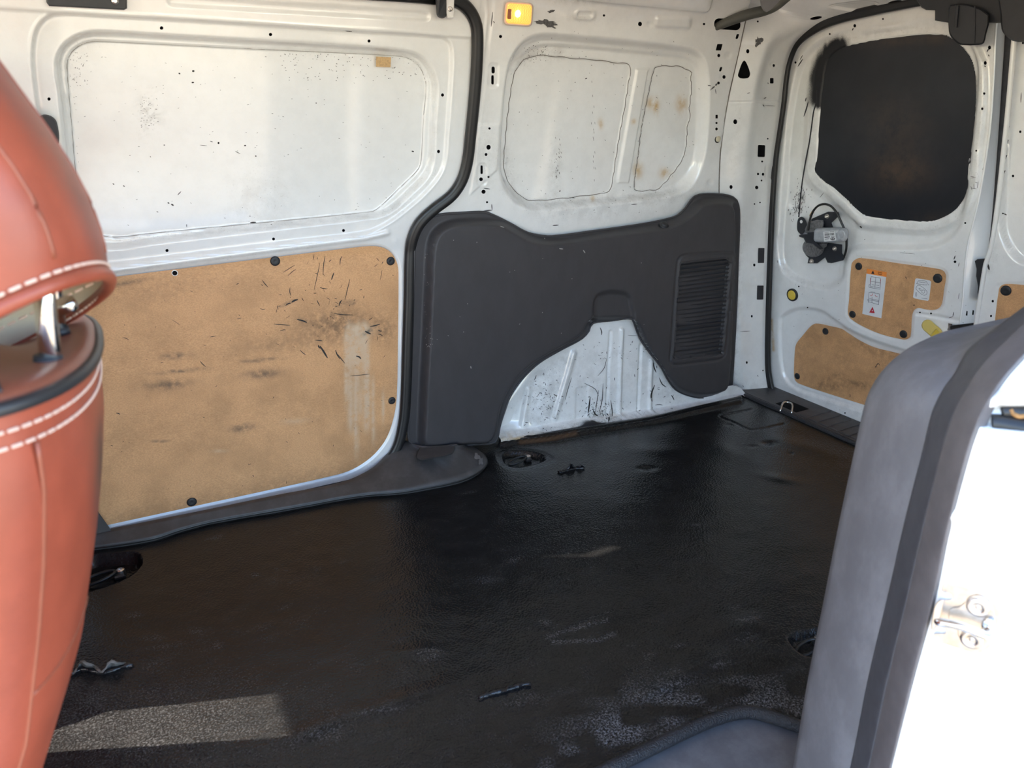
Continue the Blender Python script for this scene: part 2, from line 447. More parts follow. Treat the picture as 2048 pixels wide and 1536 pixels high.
def ellipse(cx, cy, rx, ry, n=20, ang=0.0):
    t = np.linspace(0, 2 * math.pi, n, endpoint=False); a = math.radians(ang)
    u, v = rx * np.cos(t), ry * np.sin(t)
    return np.c_[cx + u * math.cos(a) - v * math.sin(a), cy + u * math.sin(a) + v * math.cos(a)]

class Sheet:
    """pressed sheet: a fine grid over a base surface, raised and sunk along its normal"""
    def __init__(s, P, toward=CAM):
        s.B = np.asarray(P, float)
        du = np.gradient(s.B, axis=0); dv = np.gradient(s.B, axis=1); n = np.cross(du, dv)
        n /= np.linalg.norm(n, axis=2)[..., None] + 1e-12
        s.flip = np.sum(n * (np.asarray(toward) - s.B)) < 0
        s.N = -n if s.flip else n; s.P = s.B; s.px, s.py = proj(s.B)
        s.attr = np.zeros(s.B.shape)
    def relief(s, f, it=3):
        for _ in range(it):
            h = f(s.px, s.py); s.P = s.B + s.N * h[..., None]; s.px, s.py = proj(s.P)
        return s
    def near(s, x, y):
        i = np.argmin((s.px - x) ** 2 + (s.py - y) ** 2); return np.unravel_index(i, s.px.shape)
    def pt(s, x, y, off=0.0):
        i, j = s.near(x, y); i = min(max(i, 1), s.px.shape[0] - 2); j = min(max(j, 1), s.px.shape[1] - 2)
        Ju = np.array([s.px[i + 1, j] - s.px[i - 1, j], s.py[i + 1, j] - s.py[i - 1, j]]) / 2
        Jv = np.array([s.px[i, j + 1] - s.px[i, j - 1], s.py[i, j + 1] - s.py[i, j - 1]]) / 2
        try: a, b = np.linalg.solve(np.c_[Ju, Jv], [x - s.px[i, j], y - s.py[i, j]])
        except np.linalg.LinAlgError: a = b = 0
        a = np.clip(a, -2, 2); b = np.clip(b, -2, 2)
        return s.P[i, j] + a * (s.P[i + 1, j] - s.P[i - 1, j]) / 2 + b * (s.P[i, j + 1] - s.P[i, j - 1]) / 2 + s.N[i, j] * off
    def nrm(s, x, y):
        i, j = s.near(x, y); return s.N[i, j]
    def build(s, name, mats, parent=None, keep=None, holes=(), attr=True, hdepth=.012):
        nu, nv = s.px.shape; idx = np.arange(nu * nv).reshape(nu, nv)
        k = np.ones((nu - 1, nv - 1), bool)
        if keep is not None:
            kv = keep; k &= kv[:-1, :-1] & kv[1:, :-1] & kv[:-1, 1:] & kv[1:, 1:]
        EV = []; EF = []; EM = []; base = nu * nv; taken = np.zeros_like(k)
        for poly in holes:
            q = A(poly); c = q.mean(0)
            m = inside(offset_poly(q, 1.2), s.px, s.py)
            if not m.any():
                i, j = s.near(*c); ii = [i]; jj = [j]
            else: ii, jj = np.nonzero(m)
            i0, i1, j0, j1 = max(min(ii) - 1, 0), min(max(ii) + 1, nu - 1), max(min(jj) - 1, 0), min(max(jj) + 1, nv - 1)
            if taken[i0:i1, j0:j1].any() or not k[i0:i1, j0:j1].all(): continue
            taken[i0:i1, j0:j1] = True; k[i0:i1, j0:j1] = False
            loop = [(i, j0) for i in range(i0, i1)] + [(i1, j) for j in range(j0, j1)] + [(i, j1) for i in range(i1, i0, -1)] + [(i0, j) for j in range(j1, j0, -1)]
            lp = np.array([(s.px[a], s.py[a]) for a in loop]); l3 = np.array([s.P[a] for a in loop]); n3 = s.N[(i0 + i1) // 2, (j0 + j1) // 2]
            A_ = np.c_[lp, np.ones(len(lp))]; sol = np.linalg.lstsq(A_, l3, rcond=None)[0]
            # points on the hole rim along the ray from the centre to each loop vertex
            qq = np.vstack([q, q[:1]]); rim = []
            for v in lp:
                d = v - c; best = None
                for a_, b_ in zip(qq[:-1], qq[1:]):
                    e = b_ - a_; den = d[0] * e[1] - d[1] * e[0]
                    if abs(den) < 1e-9: continue
                    w_ = a_ - c; t = (w_[0] * e[1] - w_[1] * e[0]) / den; u = (w_[0] * d[1] - w_[1] * d[0]) / den
                    if t > 0 and -1e-6 <= u <= 1 + 1e-6: best = t if best is None else max(best, t)
                rim.append(c + d * min(best if best else .5, .96))
            rim = np.array(rim); r3 = np.c_[rim, np.ones(len(rim))] @ sol; n = len(loop)
            rings = [r3, r3, r3 - n3 * hdepth]
            st = base + len(EV)
            for R_ in rings: EV += list(R_)
            out = [idx[a] for a in loop]
            for a in range(n):
                b = (a + 1) % n
                EF.append((out[a], out[b], st + b, st + a)); EM.append(0)
                EF.append((st + n + a, st + n + b, st + 2 * n + b, st + 2 * n + a)); EM.append(1)
            EV.append(r3.mean(0) - n3 * hdepth); ct = base + len(EV) - 1
            for a in range(0, n, 2): EF.append((st + 2 * n + a, st + 2 * n + (a + 1) % n, st + 2 * n + (a + 2) % n, ct)); EM.append(1)
        ii, jj = np.nonzero(k)
        F = np.stack([idx[ii, jj], idx[ii + 1, jj], idx[ii + 1, jj + 1], idx[ii, jj + 1]], 1)
        if s.flip:
            F = F[:, ::-1]; EF = [f[::-1] for f in EF]
        V = s.P.reshape(-1, 3); at = s.attr.reshape(-1, 3)
        mi = np.zeros(len(F), int)
        if EF:
            V = np.vstack([V, np.array(EV)]); F = np.vstack([F, np.array(EF)]); mi = np.r_[mi, EM]; at = np.vstack([at, np.zeros((len(EV), 3))])
        used = np.zeros(len(V), bool); used[F.ravel()] = True; mp = np.cumsum(used) - 1
        return mk(name, V[used], mp[F], mats, parent, True, mi, at[used] if attr else None)
def grid(f, u, v):
    U, Vv = np.meshgrid(u, v, indexing='ij'); return f(U, Vv)
def panel(name, outline, surf, off, thick, mat, parent, step=9.0, attr_fn=None, wob=None):
    """flat board cut to a pixel outline, with a fine inner grid so that stains can sit on it"""
    p = A(outline); n = len(p); lo, hi = p.min(0), p.max(0)
    gx, gy = np.meshgrid(np.arange(lo[0], hi[0], step), np.arange(lo[1], hi[1], step)); gx = gx.ravel(); gy = gy.ravel()
    d = sdf(p, gx, gy); m = d < -step * .45
    pts = np.vstack([p, np.c_[gx[m], gy[m]]])
    vo, _, fo, *_r = delaunay_2d_cdt([Vector(q) for q in pts], [], [list(range(n))], 1, 1e-4)
    q = np.array([(v[0], v[1]) for v in vo]); V = surf(q[:, 0], q[:, 1], off)
    # outline vertices in order of the output
    ids = [int(np.argmin(np.sum((q - a) ** 2, 1))) for a in p]
    back = surf(p[:, 0], p[:, 1], off - thick)
    inner = ids; nb = len(V); V = np.vstack([V, back])
    F = [list(f) for f in fo] + [[inner[i], inner[(i + 1) % n], nb + (i + 1) % n, nb + i] for i in range(n)]
    at = None
    if attr_fn is not None: at = np.vstack([attr_fn(q[:, 0], q[:, 1]), np.zeros((n, 3))])
    o = mk(name, V, F, mat, parent, True, None, at, sharp=40)
    return o
def ribbon(pts, w, locate, off=.0006, taper=True):
    """thin painted stroke lying on a surface; pts in pixels, w in pixels"""
    p = smooth(pts, 3, False) if len(pts) > 2 else resample(A(pts), 4)
    t = np.gradient(p, axis=0); t /= np.linalg.norm(t, axis=1)[:, None] + 1e-9; nn = np.c_[-t[:, 1], t[:, 0]]
    s = np.linspace(0, 1, len(p)); ww = w * (np.clip(4 * s * (1 - s), .15, 1) ** .5 if taper else np.ones_like(s)) / 2
    L = p + nn * ww[:, None]; R = p - nn * ww[:, None]
    V = [locate(x, y, off) for x, y in L] + [locate(x, y, off) for x, y in R]; n = len(p)
    return V, [(i, i + 1, n + i + 1, n + i) for i in range(n - 1)]
def patch(outline, locate, off=.0006):
    V = [locate(x, y, off) for x, y in outline]; c = np.mean(V, axis=0); n = len(V)
    return V + [c], [(i, (i + 1) % n, n) for i in range(n)]
def splat(cx, cy, rx, ry, n=18, jag=.35, seed=0, ang=0):
    r = random.Random(seed); e = ellipse(cx, cy, rx, ry, n, ang); c = np.array([cx, cy])
    return c + (e - c) * np.array([[1 - jag * r.random()] for _ in range(n)])
def sv(surf):            # surface function -> single point locator
    return lambda x, y, off=0.0: surf(np.array([x], float), np.array([y], float), off)[0]

# ================================================================== THE SETTING
# ---- ground outside (the van stands on it, load floor about 0.6 m up)
mk('ground', [(-30, -30, -.62), (30, -30, -.62), (30, 30, -.62), (-30, 30, -.62)], [(0, 1, 2, 3)], GROUND)
props(bpy.data.objects['ground'], 'pale sunlit concrete ground outside the van', 'ground', kind='structure')

# ---- far weatherstrip path, shared by door and wall
SEAL_FAR = smooth([(560, -32), (700, -26), (800, -16), (880, -8), (917, 5), (938, 24), (950, 50), (952.5, 80), (951, 135), (946, 203), (939, 271), (933, 322), (922, 360), (902, 390), (864, 420), (837, 447), (822, 481), (818, 520), (816.5, 594), (813, 700), (810, 790), (805, 845), (791, 897), (762, 934), (719, 961), (660, 978), (560, 1000)], 6, False)
# ---- sliding door (door_1)
D_SKIN = smooth([(134, 129), (138, 112), (148, 99), (168, 87), (193, 83), (350, 90), (508, 98), (660, 105), (795, 112), (820, 118), (840, 135), (851, 162), (852, 178), (847, 237), (842, 322), (836, 339), (795, 380), (752, 420), (735, 424.5), (508, 447), (300, 467), (237, 474), (200, 470), (175, 455), (163, 430), (156, 380), (149, 322), (145, 271), (139, 203)], 4)
D_REC = smooth([(112, 130), (118, 104), (138, 80), (168, 66), (205, 63), (350, 71), (508, 80), (660, 89), (800, 100), (840, 111), (864, 138), (874, 172), (874, 190), (870, 240), (866, 322), (856, 352), (820, 390), (782, 423), (752, 434), (508, 462), (300, 487), (230, 497), (180, 490), (152, 465), (142, 430), (133, 330), (121, 203)], 4)
D_BEAD = smooth([(64, 130), (68, 70), (84, 40), (112, 27), (200, 30), (350, 37), (508, 47), (700, 60), (880, 72), (899, 84), (905, 108), (901, 190), (895, 271), (887, 336), (855, 382), (800, 430), (768, 451), (731, 466), (600, 482), (480, 497), (300, 520), (220, 530), (150, 535), (108, 520), (92, 430), (78, 250)], 4)
HB = smooth([(120, 568), (211, 556), (470, 524), (700, 496), (733, 492.5), (762, 494), (783, 506), (795, 529), (797, 556), (796, 680), (794, 784), (789, 828), (774, 874), (749, 908), (714, 934), (676, 949), (450, 999), (216, 1050), (120, 1071), (110, 1060), (108, 800), (108, 580)], 4)
D_OUT = np.vstack([SEAL_FAR, [(400, 1040), (200, 1084), (60, 1110), (-220, 1180), (-260, -60), (560, -60)]])
def far_grid(x0, x1, z0, z1, st):
    u = np.arange(x0, x1 + st, st); v = np.arange(z0, z1 + st, st); X, Z = np.meshgrid(u, v, indexing='ij')
    return np.stack([X, WY(X, Z), Z], -1)
DOOR = Sheet(far_grid(-.34, .92, -.05, 1.215, .0032))
def door_relief(px, py):
    h = dent(D_BEAD, px, py, .008, 3, 3)
    h += dent(D_REC, px, py, .024, 9, 3)
    h += dent(offset_poly(D_SKIN, 1.0), px, py, .005, 1.2, 1.2)
    h += bead(D_BEAD, px, py, .0025, 4, True)
    h += dent(offset_poly(HB, 3), px, py, .004, 2, 2)
    # stiffening swage between window and board
    h += bead([(120, 555), (220, 542), (480, 508), (731, 477), (775, 466)], px, py, .006, 5)
    # top rail step
    h += .006 * ss(0, 5, 27 + .0625 * (px - 112) - py)
    # pressed slot along the top rail
    h += dent(rrect(335, 8, 860, 26, 9, ang=3.4), px, py, .004, 4, 2)
    h += .0015 * blob(px, py, 792, 482, 5, 5)
    # the skin is very slightly wavy
    h += np.where(inside(D_SKIN, px, py), .0011 * np.sin(px / 95 + 1) * np.sin(py / 120), 0)
    return h
DOOR.relief(door_relief)
px, py = DOOR.px, DOOR.py
DOOR.attr[..., 1] = .6 * (.7 * np.exp(-np.abs(sdf(D_SKIN, px, py)) / 11) * (.25 + .75 * vnoise(px / 60, py / 60)) * (py < 200) * ss(420, 760, px)
    + .55 * np.exp(-np.abs(sdf(D_SKIN, px, py)) / 14) * ss(260, 130, px) * ss(260, 100, py)
    + .75 * bead([(860, 345), (800, 408), (770, 430)], px, py, 1, 13) + .5 * bead([(240, 480), (480, 455), (740, 430)], px, py, 1, 9)
    + .28 * bead([(220, 547), (480, 512), (731, 475)], px, py, 1, 9) + .25 * bead([(864, 150), (872, 250), (862, 330)], px, py, 1, 8)
    + .22 * bead([(230, 1058), (450, 1010), (690, 962), (760, 915)], px, py, 1, 14)
    + .9 * blob(px, py, 298, 228, 22, 40) * (vnoise(px / 6, py / 4) > .5) + .35 * blob(px, py, 520, 400, 60, 60) + .03)
keep = inside(D_OUT, px, py)
circ = lambda x, y, r, ry=None: ellipse(x, y, r, ry or r, 12)
dholes = [circ(*q) for q in [(323, 56, 3.6), (541, 69, 3.4), (738, 82, 3.2), (98, 198, 3.4), (885, 190, 3, 3.4), (877, 303, 3, 3.4), (334, 501, 3.2), (547, 478, 3), (687, 461, 3), (437, 286, 2)]]
d1 = thing('door_1', (.25, 1.75, .02), 'white sliding side door with pressed window frame and brown board below', 'door', kind='structure')
DOOR.build('door_shell', [PAINT, CAV], d1, keep, dholes)
def hb_attr(x, y):
    a = np.zeros((len(x), 3))
    for c in [(335, 770, 46, 9, -4), (525, 748, 40, 9, -4), (360, 742, 52, 3, -5), (520, 720, 40, 3, -5), (350, 712, 28, 6, -4), (485, 856, 24, 8, -8), (700, 606, 14, 4, 0), (320, 882, 24, 2, -5), (255, 565, 40, 4, -10)]:
        a[:, 0] += .75 * blob(x, y, *c)
    a[:, 1] += .9 * blob(x, y, 668, 650, 75, 34, -12) + .6 * blob(x, y, 770, 660, 30, 26) + .4 * blob(x, y, 540, 690, 60, 14, -5) + .3 * blob(x, y, 330, 580, 120, 30, -8)
    a[:, 1] += .35 * ss(40, 0, -sdf(HB, x, y)) * (y > 850)
    streak = np.zeros_like(x)
    for sx, sw, y0, y1 in [(697, 5, 640, 880), (708, 4, 650, 930), (716, 3, 640, 850), (729, 6, 640, 880), (735, 3, 700, 840), (745, 3, 750, 905), (766, 2, 780, 860), (690, 3, 660, 830), (712, 14, 650, 740), (722, 14, 650, 700)]:
        streak += np.exp(-((x - sx - (y - y0) * .02) / sw) ** 2) * ss(y0 - 10, y0 + 20, y) * ss(y1, y1 - 40, y)
    a[:, 2] += np.clip(streak * .8, 0, .85) + .5 * blob(x, y, 438, 902, 14, 3) + .4 * blob(x, y, 590, 842, 24, 5, -5) + .35 * blob(x, y, 730, 660, 22, 10)
    a[:, 0] += .9 * blob(x, y, 735, 664, 12, 4, -30) + .7 * blob(x, y, 575, 607, 16, 2.6, -22) + .6 * blob(x, y, 605, 640, 10, 3, 15)
    return np.clip(a, 0, 1)
hb1 = panel('hardboard_panel', HB, s_far, .003, .004, BOARD, d1, 5.0, hb_attr); hb1['label'] = 'scuffed brown hardboard panel'
SC_FAR = sv(s_far)
# scratches on the board
parts = []
for a, b, w_ in [((583, 605), (596, 599), 5), ((571, 611), (582, 606), 3), ((640, 692), (655, 716), 5), ((637, 690), (641, 697), 4), ((671, 700), (680, 718), 3), ((676, 709), (690, 727), 2.2), ((668, 627), (706, 630), 2.4), ((678, 612), (684, 600), 3), ((524, 560), (536, 574), 2), ((548, 648), (580, 651), 2.2), ((560, 662), (572, 660), 1.8), ((594, 639), (614, 645), 4), ((634, 600), (640, 612), 2), ((663, 560), (668, 545), 3), ((650, 512), (646, 550), 2), ((640, 525), (628, 580), 1.6), ((700, 558), (690, 600), 1.8), ((684, 512), (680, 530), 2), ((628, 508), (626, 520), 1.6), ((566, 545), (590, 530), 1.5), ((575, 552), (592, 538), 1.5), ((740, 653), (760, 648), 3), ((730, 662), (742, 668), 4), ((756, 660), (764, 662), 2.5), ((755, 668), (766, 672), 2), ((712, 712), (722, 718), 4), ((600, 700), (612, 710), 2), ((400, 722), (412, 734), 2), ((420, 674), (432, 672), 1.5), ((700, 752), (740, 748), 1.6), ((232, 826), (240, 829), 2.4), ((345, 640), (360, 650), 1), ((630, 680), (645, 682), 2.5), ((520, 617), (530, 618), 1.4), ((640, 575), (655, 578), 2), ((580, 575), (582, 592), 2), ((760, 560), (764, 540), 1.2), ((245, 675), (258, 680), 1.6)]:
    m_ = ((a[0] + b[0]) / 2 + rng.uniform(-1.5, 1.5), (a[1] + b[1]) / 2 + rng.uniform(-1.5, 1.5)); parts.append(ribbon([a, m_, b], w_ * .75, SC_FAR, .0038))
for k in range(50):
    x = rng.gauss(650, 75); y = rng.gauss(590, 60); L = rng.uniform(2, 10); an = rng.uniform(0, 3.14)
    if not inside(offset_poly(HB, -8), np.array([x]), np.array([y]))[0]: continue
    parts.append(ribbon([(x, y), (x + L * math.cos(an), y + L * math.sin(an))], rng.uniform(.6, 1.4), SC_FAR, .0038))
for k in range(60):
    x = rng.uniform(220, 780); y = rng.uniform(560, 1000); L = rng.uniform(1.5, 6); an = rng.uniform(0, 3.14)
    if not inside(offset_poly(HB, -8), np.array([x]), np.array([y]))[0]: continue
    parts.append(ribbon([(x, y), (x + L * math.cos(an), y + L * math.sin(an))], rng.uniform(.6, 1.2), SC_FAR, .0038))
o = mk('scratch_marks', *merge(*parts), SCRATCH, hb1, False); o['kind'] = 'stuff'
# board clips
CLIP_ME = local_mesh('clip', *lathe([(.0105, 0), (.0118, .0015), (.0112, .003), (.0085, .0042), (.0035, .0038), (.0008, .0032)], 20), CLIP)
def clip(parent, surf, n, x, y, s=1.0, off=.003):
    inst('clip', CLIP_ME, sv(surf)(x, y, off), rot_to(n), parent, (s, s, s))
for x, y, s in [(550, 522, 1), (781, 522, .95), (783.5, 801, .9), (383.5, 1003.5, 1)]: clip(hb1, s_far, (0, -1, 0), x, y, s)
# open screw hole in the board
hm = local_mesh('screw_hole', *lathe([(.0068, 0), (.0068, .0008), (.0052, .0009)], 18), [PAINT, CAV], midx=[0] * 36 + [1, 1])
inst('screw_hole', hm, SC_FAR(349.5, 546, .0031), rot_to((0, -1, 0)), hb1)
mk('crevice_line', *tube(np.array([DOOR.pt(x, y, .0002) for x, y in resample(D_SKIN, 220, True)]), .0008, 5, True), simple('skin_gap', (.33, .31, .29), .8), d1)  # dark tube paints in the shaded crevice around the window skin
# tape scrap and marks on the window skin
o = mk('tape_scrap', *prism([(752, 113), (782, 114.5), (781, 134.5), (752, 133.5)], lambda x, y, off: s_far(x, y, off - .026), .0, .0012, 0), TAPE, d1, False); o['label'] = 'square scrap of brown tape'
parts = []; dl = lambda x, y, off: DOOR.pt(x, y, off)
for x, y, L, an, w_ in [(357, 146, 4, .5, 3), (384, 142, 5, 0, 4), (383, 165, 5, 0, 3), (488, 291, 4, 0, 3), (342, 408, 6, .5, 3), (335, 405, 4, .4, 2.5), (225, 367, 4, .5, 2), (246, 371, 4, .5, 2), (355, 390, 10, -.8, 1.6), (823, 302, 5, .3, 3), (632, 205, 2, 1.5, 2.5), (313, 423, 4, .3, 1.5), (373, 448, 6, 1.5, 1.5), (541, 448, 3, 0, 2), (500, 445, 12, -.06, 2.6), (327, 290, 3, 0, 2), (690, 62, 14, .1, 1.6), (400, 290, 14, .1, 1), (420, 282, 6, .3, 1.4), (300, 312, 3, 1, 1.4), (510, 312, 3, 0, 2.4), (470, 302, 12, .5, 1.2)]:
    parts.append(ribbon([(x, y), (x + L * math.cos(an), y + L * math.sin(an))], w_, dl, .0007))
for k in range(230):
    t = rng.random()
    if t < .45: x, y = rng.uniform(560, 850), 108 + (rng.random() ** 2) * 55
    elif t < .7: x, y = rng.uniform(140, 175), rng.uniform(95, 175)
    elif t < .8: x, y = rng.uniform(140, 160), rng.uniform(170, 330)
    else: x, y = rng.uniform(280, 315), rng.uniform(192, 262)
    if not inside(offset_poly(D_SKIN, -3), np.array([x]), np.array([y]))[0]: continue
    L = rng.uniform(.8, 2.2); parts.append(ribbon([(x, y), (x + L, y + rng.uniform(-.6, .6))], rng.uniform(.8, 1.8), dl, .0007))
for k in range(120):
    x, y = rng.uniform(160, 840), rng.uniform(110, 460)
    if not inside(offset_poly(D_SKIN, -3), np.array([x]), np.array([y]))[0]: continue
    L = rng.uniform(.8, 4); a_ = rng.uniform(-.6, .6); parts.append(ribbon([(x, y), (x + L * math.cos(a_), y + L * math.sin(a_))], rng.uniform(.5, 1.1), dl, .0007))
o = mk('scratch_marks', *merge(*parts), SCRATCH, d1, False); o['kind'] = 'stuff'
# black inside handle at the front edge of the door, mostly behind the headrest
o = mk('door_handle', *prism(smooth([(78, 236), (88, 229), (104, 233), (114, 245), (118, 285), (108, 300), (80, 300)], 4), s_far, 0, .03, 3), BLACKPL, d1, False); o['label'] = 'black plastic pull handle'
# black top guide on the door
o = mk('top_guide', *prism([(88, -30), (93, 5), (98, 12), (248, 20), (254, 17), (254, -30)], s_far, 0, .02, 3), BLACKPL, d1, False); o['label'] = 'black bolted roller guide'
hexm = local_mesh('bolt', *lathe([(.006, 0), (.006, .003), (.0035, .0045), (.0033, .002), (.001, .002)], 12), ZINC, False)
inst('bolt', hexm, SC_FAR(230, 2, .02), rot_to((0, -1, 0)), o)

# ---- far body side (wall_far): window recess, roof rail
B_REC = smooth([(1003, 250), (1012, 160), (1022, 118), (1038, 92), (1058, 76), (1086, 68), (1170, 74), (1252, 81), (1340, 91), (1385, 99), (1405, 115), (1415, 150), (1417, 200), (1411, 293), (1401, 337), (1380, 374), (1352, 388), (1281, 401), (1180, 411), (1087, 419), (1060, 418), (1032, 405), (1011, 381), (1001, 350), (1000, 318)], 4)
B_REC2 = smooth([(1012, 250), (1018, 165), (1030, 128), (1050, 104), (1075, 92), (1110, 90), (1250, 101), (1350, 111), (1378, 118), (1394, 135), (1399, 200), (1396, 290), (1386, 335), (1362, 366), (1330, 385), (1281, 393), (1087, 409), (1058, 407), (1034, 393), (1014, 365), (1008, 330)], 4)
wob = lambda pts, a, s: [(x + a * math.sin(s + i * 2.1), y + a * math.cos(s * 1.7 + i * 1.6)) for i, (x, y) in enumerate(pts)]
S1 = smooth([(1026, 155), (1030, 143), (1046, 121), (1073, 111), (1110, 113), (1150, 117), (1193, 120), (1235, 126), (1257, 128), (1262, 137), (1257, 164), (1250, 210), (1240, 264), (1231, 320), (1222, 375), (1215, 385), (1180, 390), (1149, 394), (1110, 398), (1073, 401), (1050, 398), (1029, 381), (1013, 357), (1007, 328), (1010, 285), (1013, 249), (1019, 199)], 4)
S2 = smooth([(1307, 141), (1313, 133), (1335, 132), (1357, 132.5), (1372, 138), (1383, 146), (1381, 158), (1383, 175), (1378, 223), (1381, 234), (1375, 249), (1372, 293), (1363, 322), (1345, 347), (1334, 360), (1316, 378), (1295, 381), (1270, 381), (1268, 371), (1276, 310), (1284, 249), (1296, 190)], 4)
RIB = [(1274, 139), (1298, 139), (1259, 366), (1234, 366)]
WALL = Sheet(far_grid(.60, 2.02, .52, 1.335, .0032))
def wall_relief(px, py):
    h = dent(B_REC, px, py, .026, 14, 4) + dent(B_REC2, px, py, .008, 6, 5)
    h += dent(S1, px, py, .004, 1.3, 1.2) + dent(S2, px, py, .004, 1.3, 1.2)
    h += .007 * (1 - ss(-2.5, 2.0, sdf(RIB, px, py)))
    h += bead([(972, -20), (975, 30), (969, 90), (961, 160), (953, 225), (946, 290), (938, 340), (920, 378)], px, py, .003, 2.5)
    h += dent(smooth([(984, -20), (986, 20), (978, 90), (972, 160), (962, 225), (948, 330), (940, 345), (965, -30)], 3), px, py, .0025, 3, 3)
    h += dent(rrect(1149, 18, 1191, 40, 10), px, py, -.004, 4, 3) + dent(rrect(1154, 23, 1186, 35, 6), px, py, .007, 3, 2)
    h += dent(rrect(1309, 33, 1383, 57, 8, ang=2), px, py, -.006, 6, 2)
    h += dent(rrect(976, 127, 997, 174, 7, ang=2), px, py, .003, 2, 2)
    h += dent(rrect(954, 327, 973, 371, 8, ang=2), px, py, .003, 2, 2)
    h += .012 * (1 - ss(-6, 4, sdf(smooth([(900, -40), (1181, 2), (1300, 14), (1400, 24), (1414, 22), (1421, 10), (1424, -40)], 3), px, py)))
    h += .003 * (1 - ss(-2, 2, sdf([(952, 250), (1000, 248), (994, 340), (940, 390), (950, 330)], px, py)))
    for x, y, r in [(1300, 48, 6), (1447, 154, 8), (1455, 111, 7), (1420, 365, 6), (975, 295, 7)]: h -= .0025 * np.exp(-(((px - x) ** 2 + (py - y) ** 2) / r ** 2) ** 2)
    return h
WALL.relief(wall_relief)
px, py = WALL.px, WALL.py
WALL.attr[..., 1] = (.6 * bead([(1046, 120), (1075, 105), (1120, 108)], px, py, 1, 12) + .35 * bead([(1005, 300), (1020, 380), (1060, 410), (1200, 400), (1340, 385)], px, py, 1, 14)
    + .3 * blob(px, py, 1110, 350, 14, 60) + .3 * blob(px, py, 970, 300, 16, 60) + .25 * blob(px, py, 1160, 36, 40, 8) + .7 * blob(px, py, 1160, 2, 40, 6) + .2 * bead([(1090, 430), (1280, 415), (1400, 385)], px, py, 1, 18) + .04)
for c in [(1303, 207, 10, 12), (1313, 215, 5, 14), (1363, 208, 10, 16), (1276, 340, 9, 16), (1331, 346, 11, 10), (1201, 248, 5, 9), (1267, 243, 5, 5), (1185, 397, 4, 6)]:
    WALL.attr[..., 2] += .75 * blob(px, py, *c)
whole = [circ(*q) for q in [(1001, 73, 3.2), (1208, 31, 2.4), (1280, 48, 4, 4.6), (1408, 48, 2.4), (1437.5, 111, 3, 3.4), (1448, 154, 3.2, 3.8), (1437, 166, 2.6, 3), (1433, 246, 2.2), (1433, 258, 2.6, 3), (979, 257, 2.4), (977, 294.5, 4.4, 5), (972, 309, 2.8, 3.2), (962, 358.5, 3.8), (977, 354, 2.2), (967, 383.5, 4.2), (974, 404.5, 2.2)]]
whole += [rrect(983, 133, 989.5, 147, 3.2), rrect(982.5, 150.5, 987.5, 169, .8), rrect(961, 331, 965.5, 348, .8), rrect(1193.5, 37, 1201, 54, .6, shear=-.15), rrect(1393.5, 47, 1400.5, 64, .6, shear=-.2), rrect(1433, 88, 1443.5, 101, .6, shear=-.25), rrect(1439, 134, 1443.5, 143, 2, shear=-.3), rrect(1472, 68, 1477, 78, 2, shear=-.3), rrect(1431, 229.5, 1435.5, 237, .6)]
wf = thing('wall_far', (1.3, 1.75, .5), 'white pressed steel body side with recessed blanked window and punched holes', 'wall', kind='structure')
SEAM = smooth([(1530, -70), (1508, -20), (1498, 15), (1492, 38), (1474, 120), (1455, 206), (1444, 280), (1440, 316), (1438, 389), (1441, 470), (1450, 600), (1458, 700), (1462, 796)], 5, False)
right_of = lambda line, px, py: px > np.interp(py, A(line)[:, 1], A(line)[:, 0])
keepw = ~inside(np.vstack([offset_poly(SEAL_FAR, 0), [(560, 1300), (-300, 1300), (-300, -60)]]), px, py) & ~right_of(SEAM, px, py) & (py < 520)
bighole = rrect(1428.5, 38, 1481, 59.5, 9, ang=4)
bighole[:, 0] += 0
WALL.build('body_side_panel', [PAINT, CAV], wf, keepw, [bighole] + whole, hdepth=.018)
mk('outer_skin', *box((-.30, 1.83, -.2), (2.21, 1.85, 1.45)), PAINT, wf, False)
# lower inner body side behind the trim (closes the wall)
mk('inner_body_panel', [(.70, 1.80, -.05), (2.02, 1.80, -.05), (2.02, 1.79, .55), (.70, 1.79, .55)], [(0, 1, 2, 3)], PAINT, wf)
parts = []; wlc = lambda x, y, off: WALL.pt(x, y, off)
o = mk('scuff_marks', *merge(*[patch(splat(*q), wlc, .0012) for q in [(1090, 44, 24, 6, 26, .55, 1, 4), (1100, 50, 16, 8, 22, .6, 2, 10), (1102, 22, 9, 4, 16, .6, 3, -10), (1078, 45, 12, 3, 14, .5, 4, 0), (1425, 176, 8, 2.5, 14, .6, 5, -35), (1432, 169, 4, 2, 12, .4, 6, -40), (1418, 171, 4, 1.4, 10, .5, 7, 10)]] + [ribbon([(1430, 178), (1432, 188)], 1.6, wlc, .001), ribbon([(985, 24), (982, 53)], 2.2, wlc, .001), ribbon([(986, 42), (989, 46)], 1.6, wlc, .001), ribbon([(966, 422), (984, 420)], 3, wlc, .001), ribbon([(983, 408), (984, 420)], 2, wlc, .001), ribbon([(967, 376), (980, 378)], 2, wlc, .001)]), SCUFF, wf, False); o['kind'] = 'stuff'
for k in range(110):
    x, y = rng.uniform(1010, 1400), rng.uniform(60, 430); L = rng.uniform(.8, 3.5); a_ = rng.uniform(0, 3.1)
    parts.append(ribbon([(x, y), (x + L * math.cos(a_), y + L * math.sin(a_))], rng.uniform(.5, 1.1), wlc, .0007))
for k in range(40):
    x, y = rng.uniform(1045, 1100), rng.uniform(90, 125); parts.append(ribbon([(x, y), (x + 1.5, y)], 1.2, wlc, .0007))
for k in range(24):
    x, y = rng.gauss(1116, 4), rng.uniform(270, 360); parts.append(ribbon([(x, y), (x + 1, y + 4)], .8, wlc, .0007))
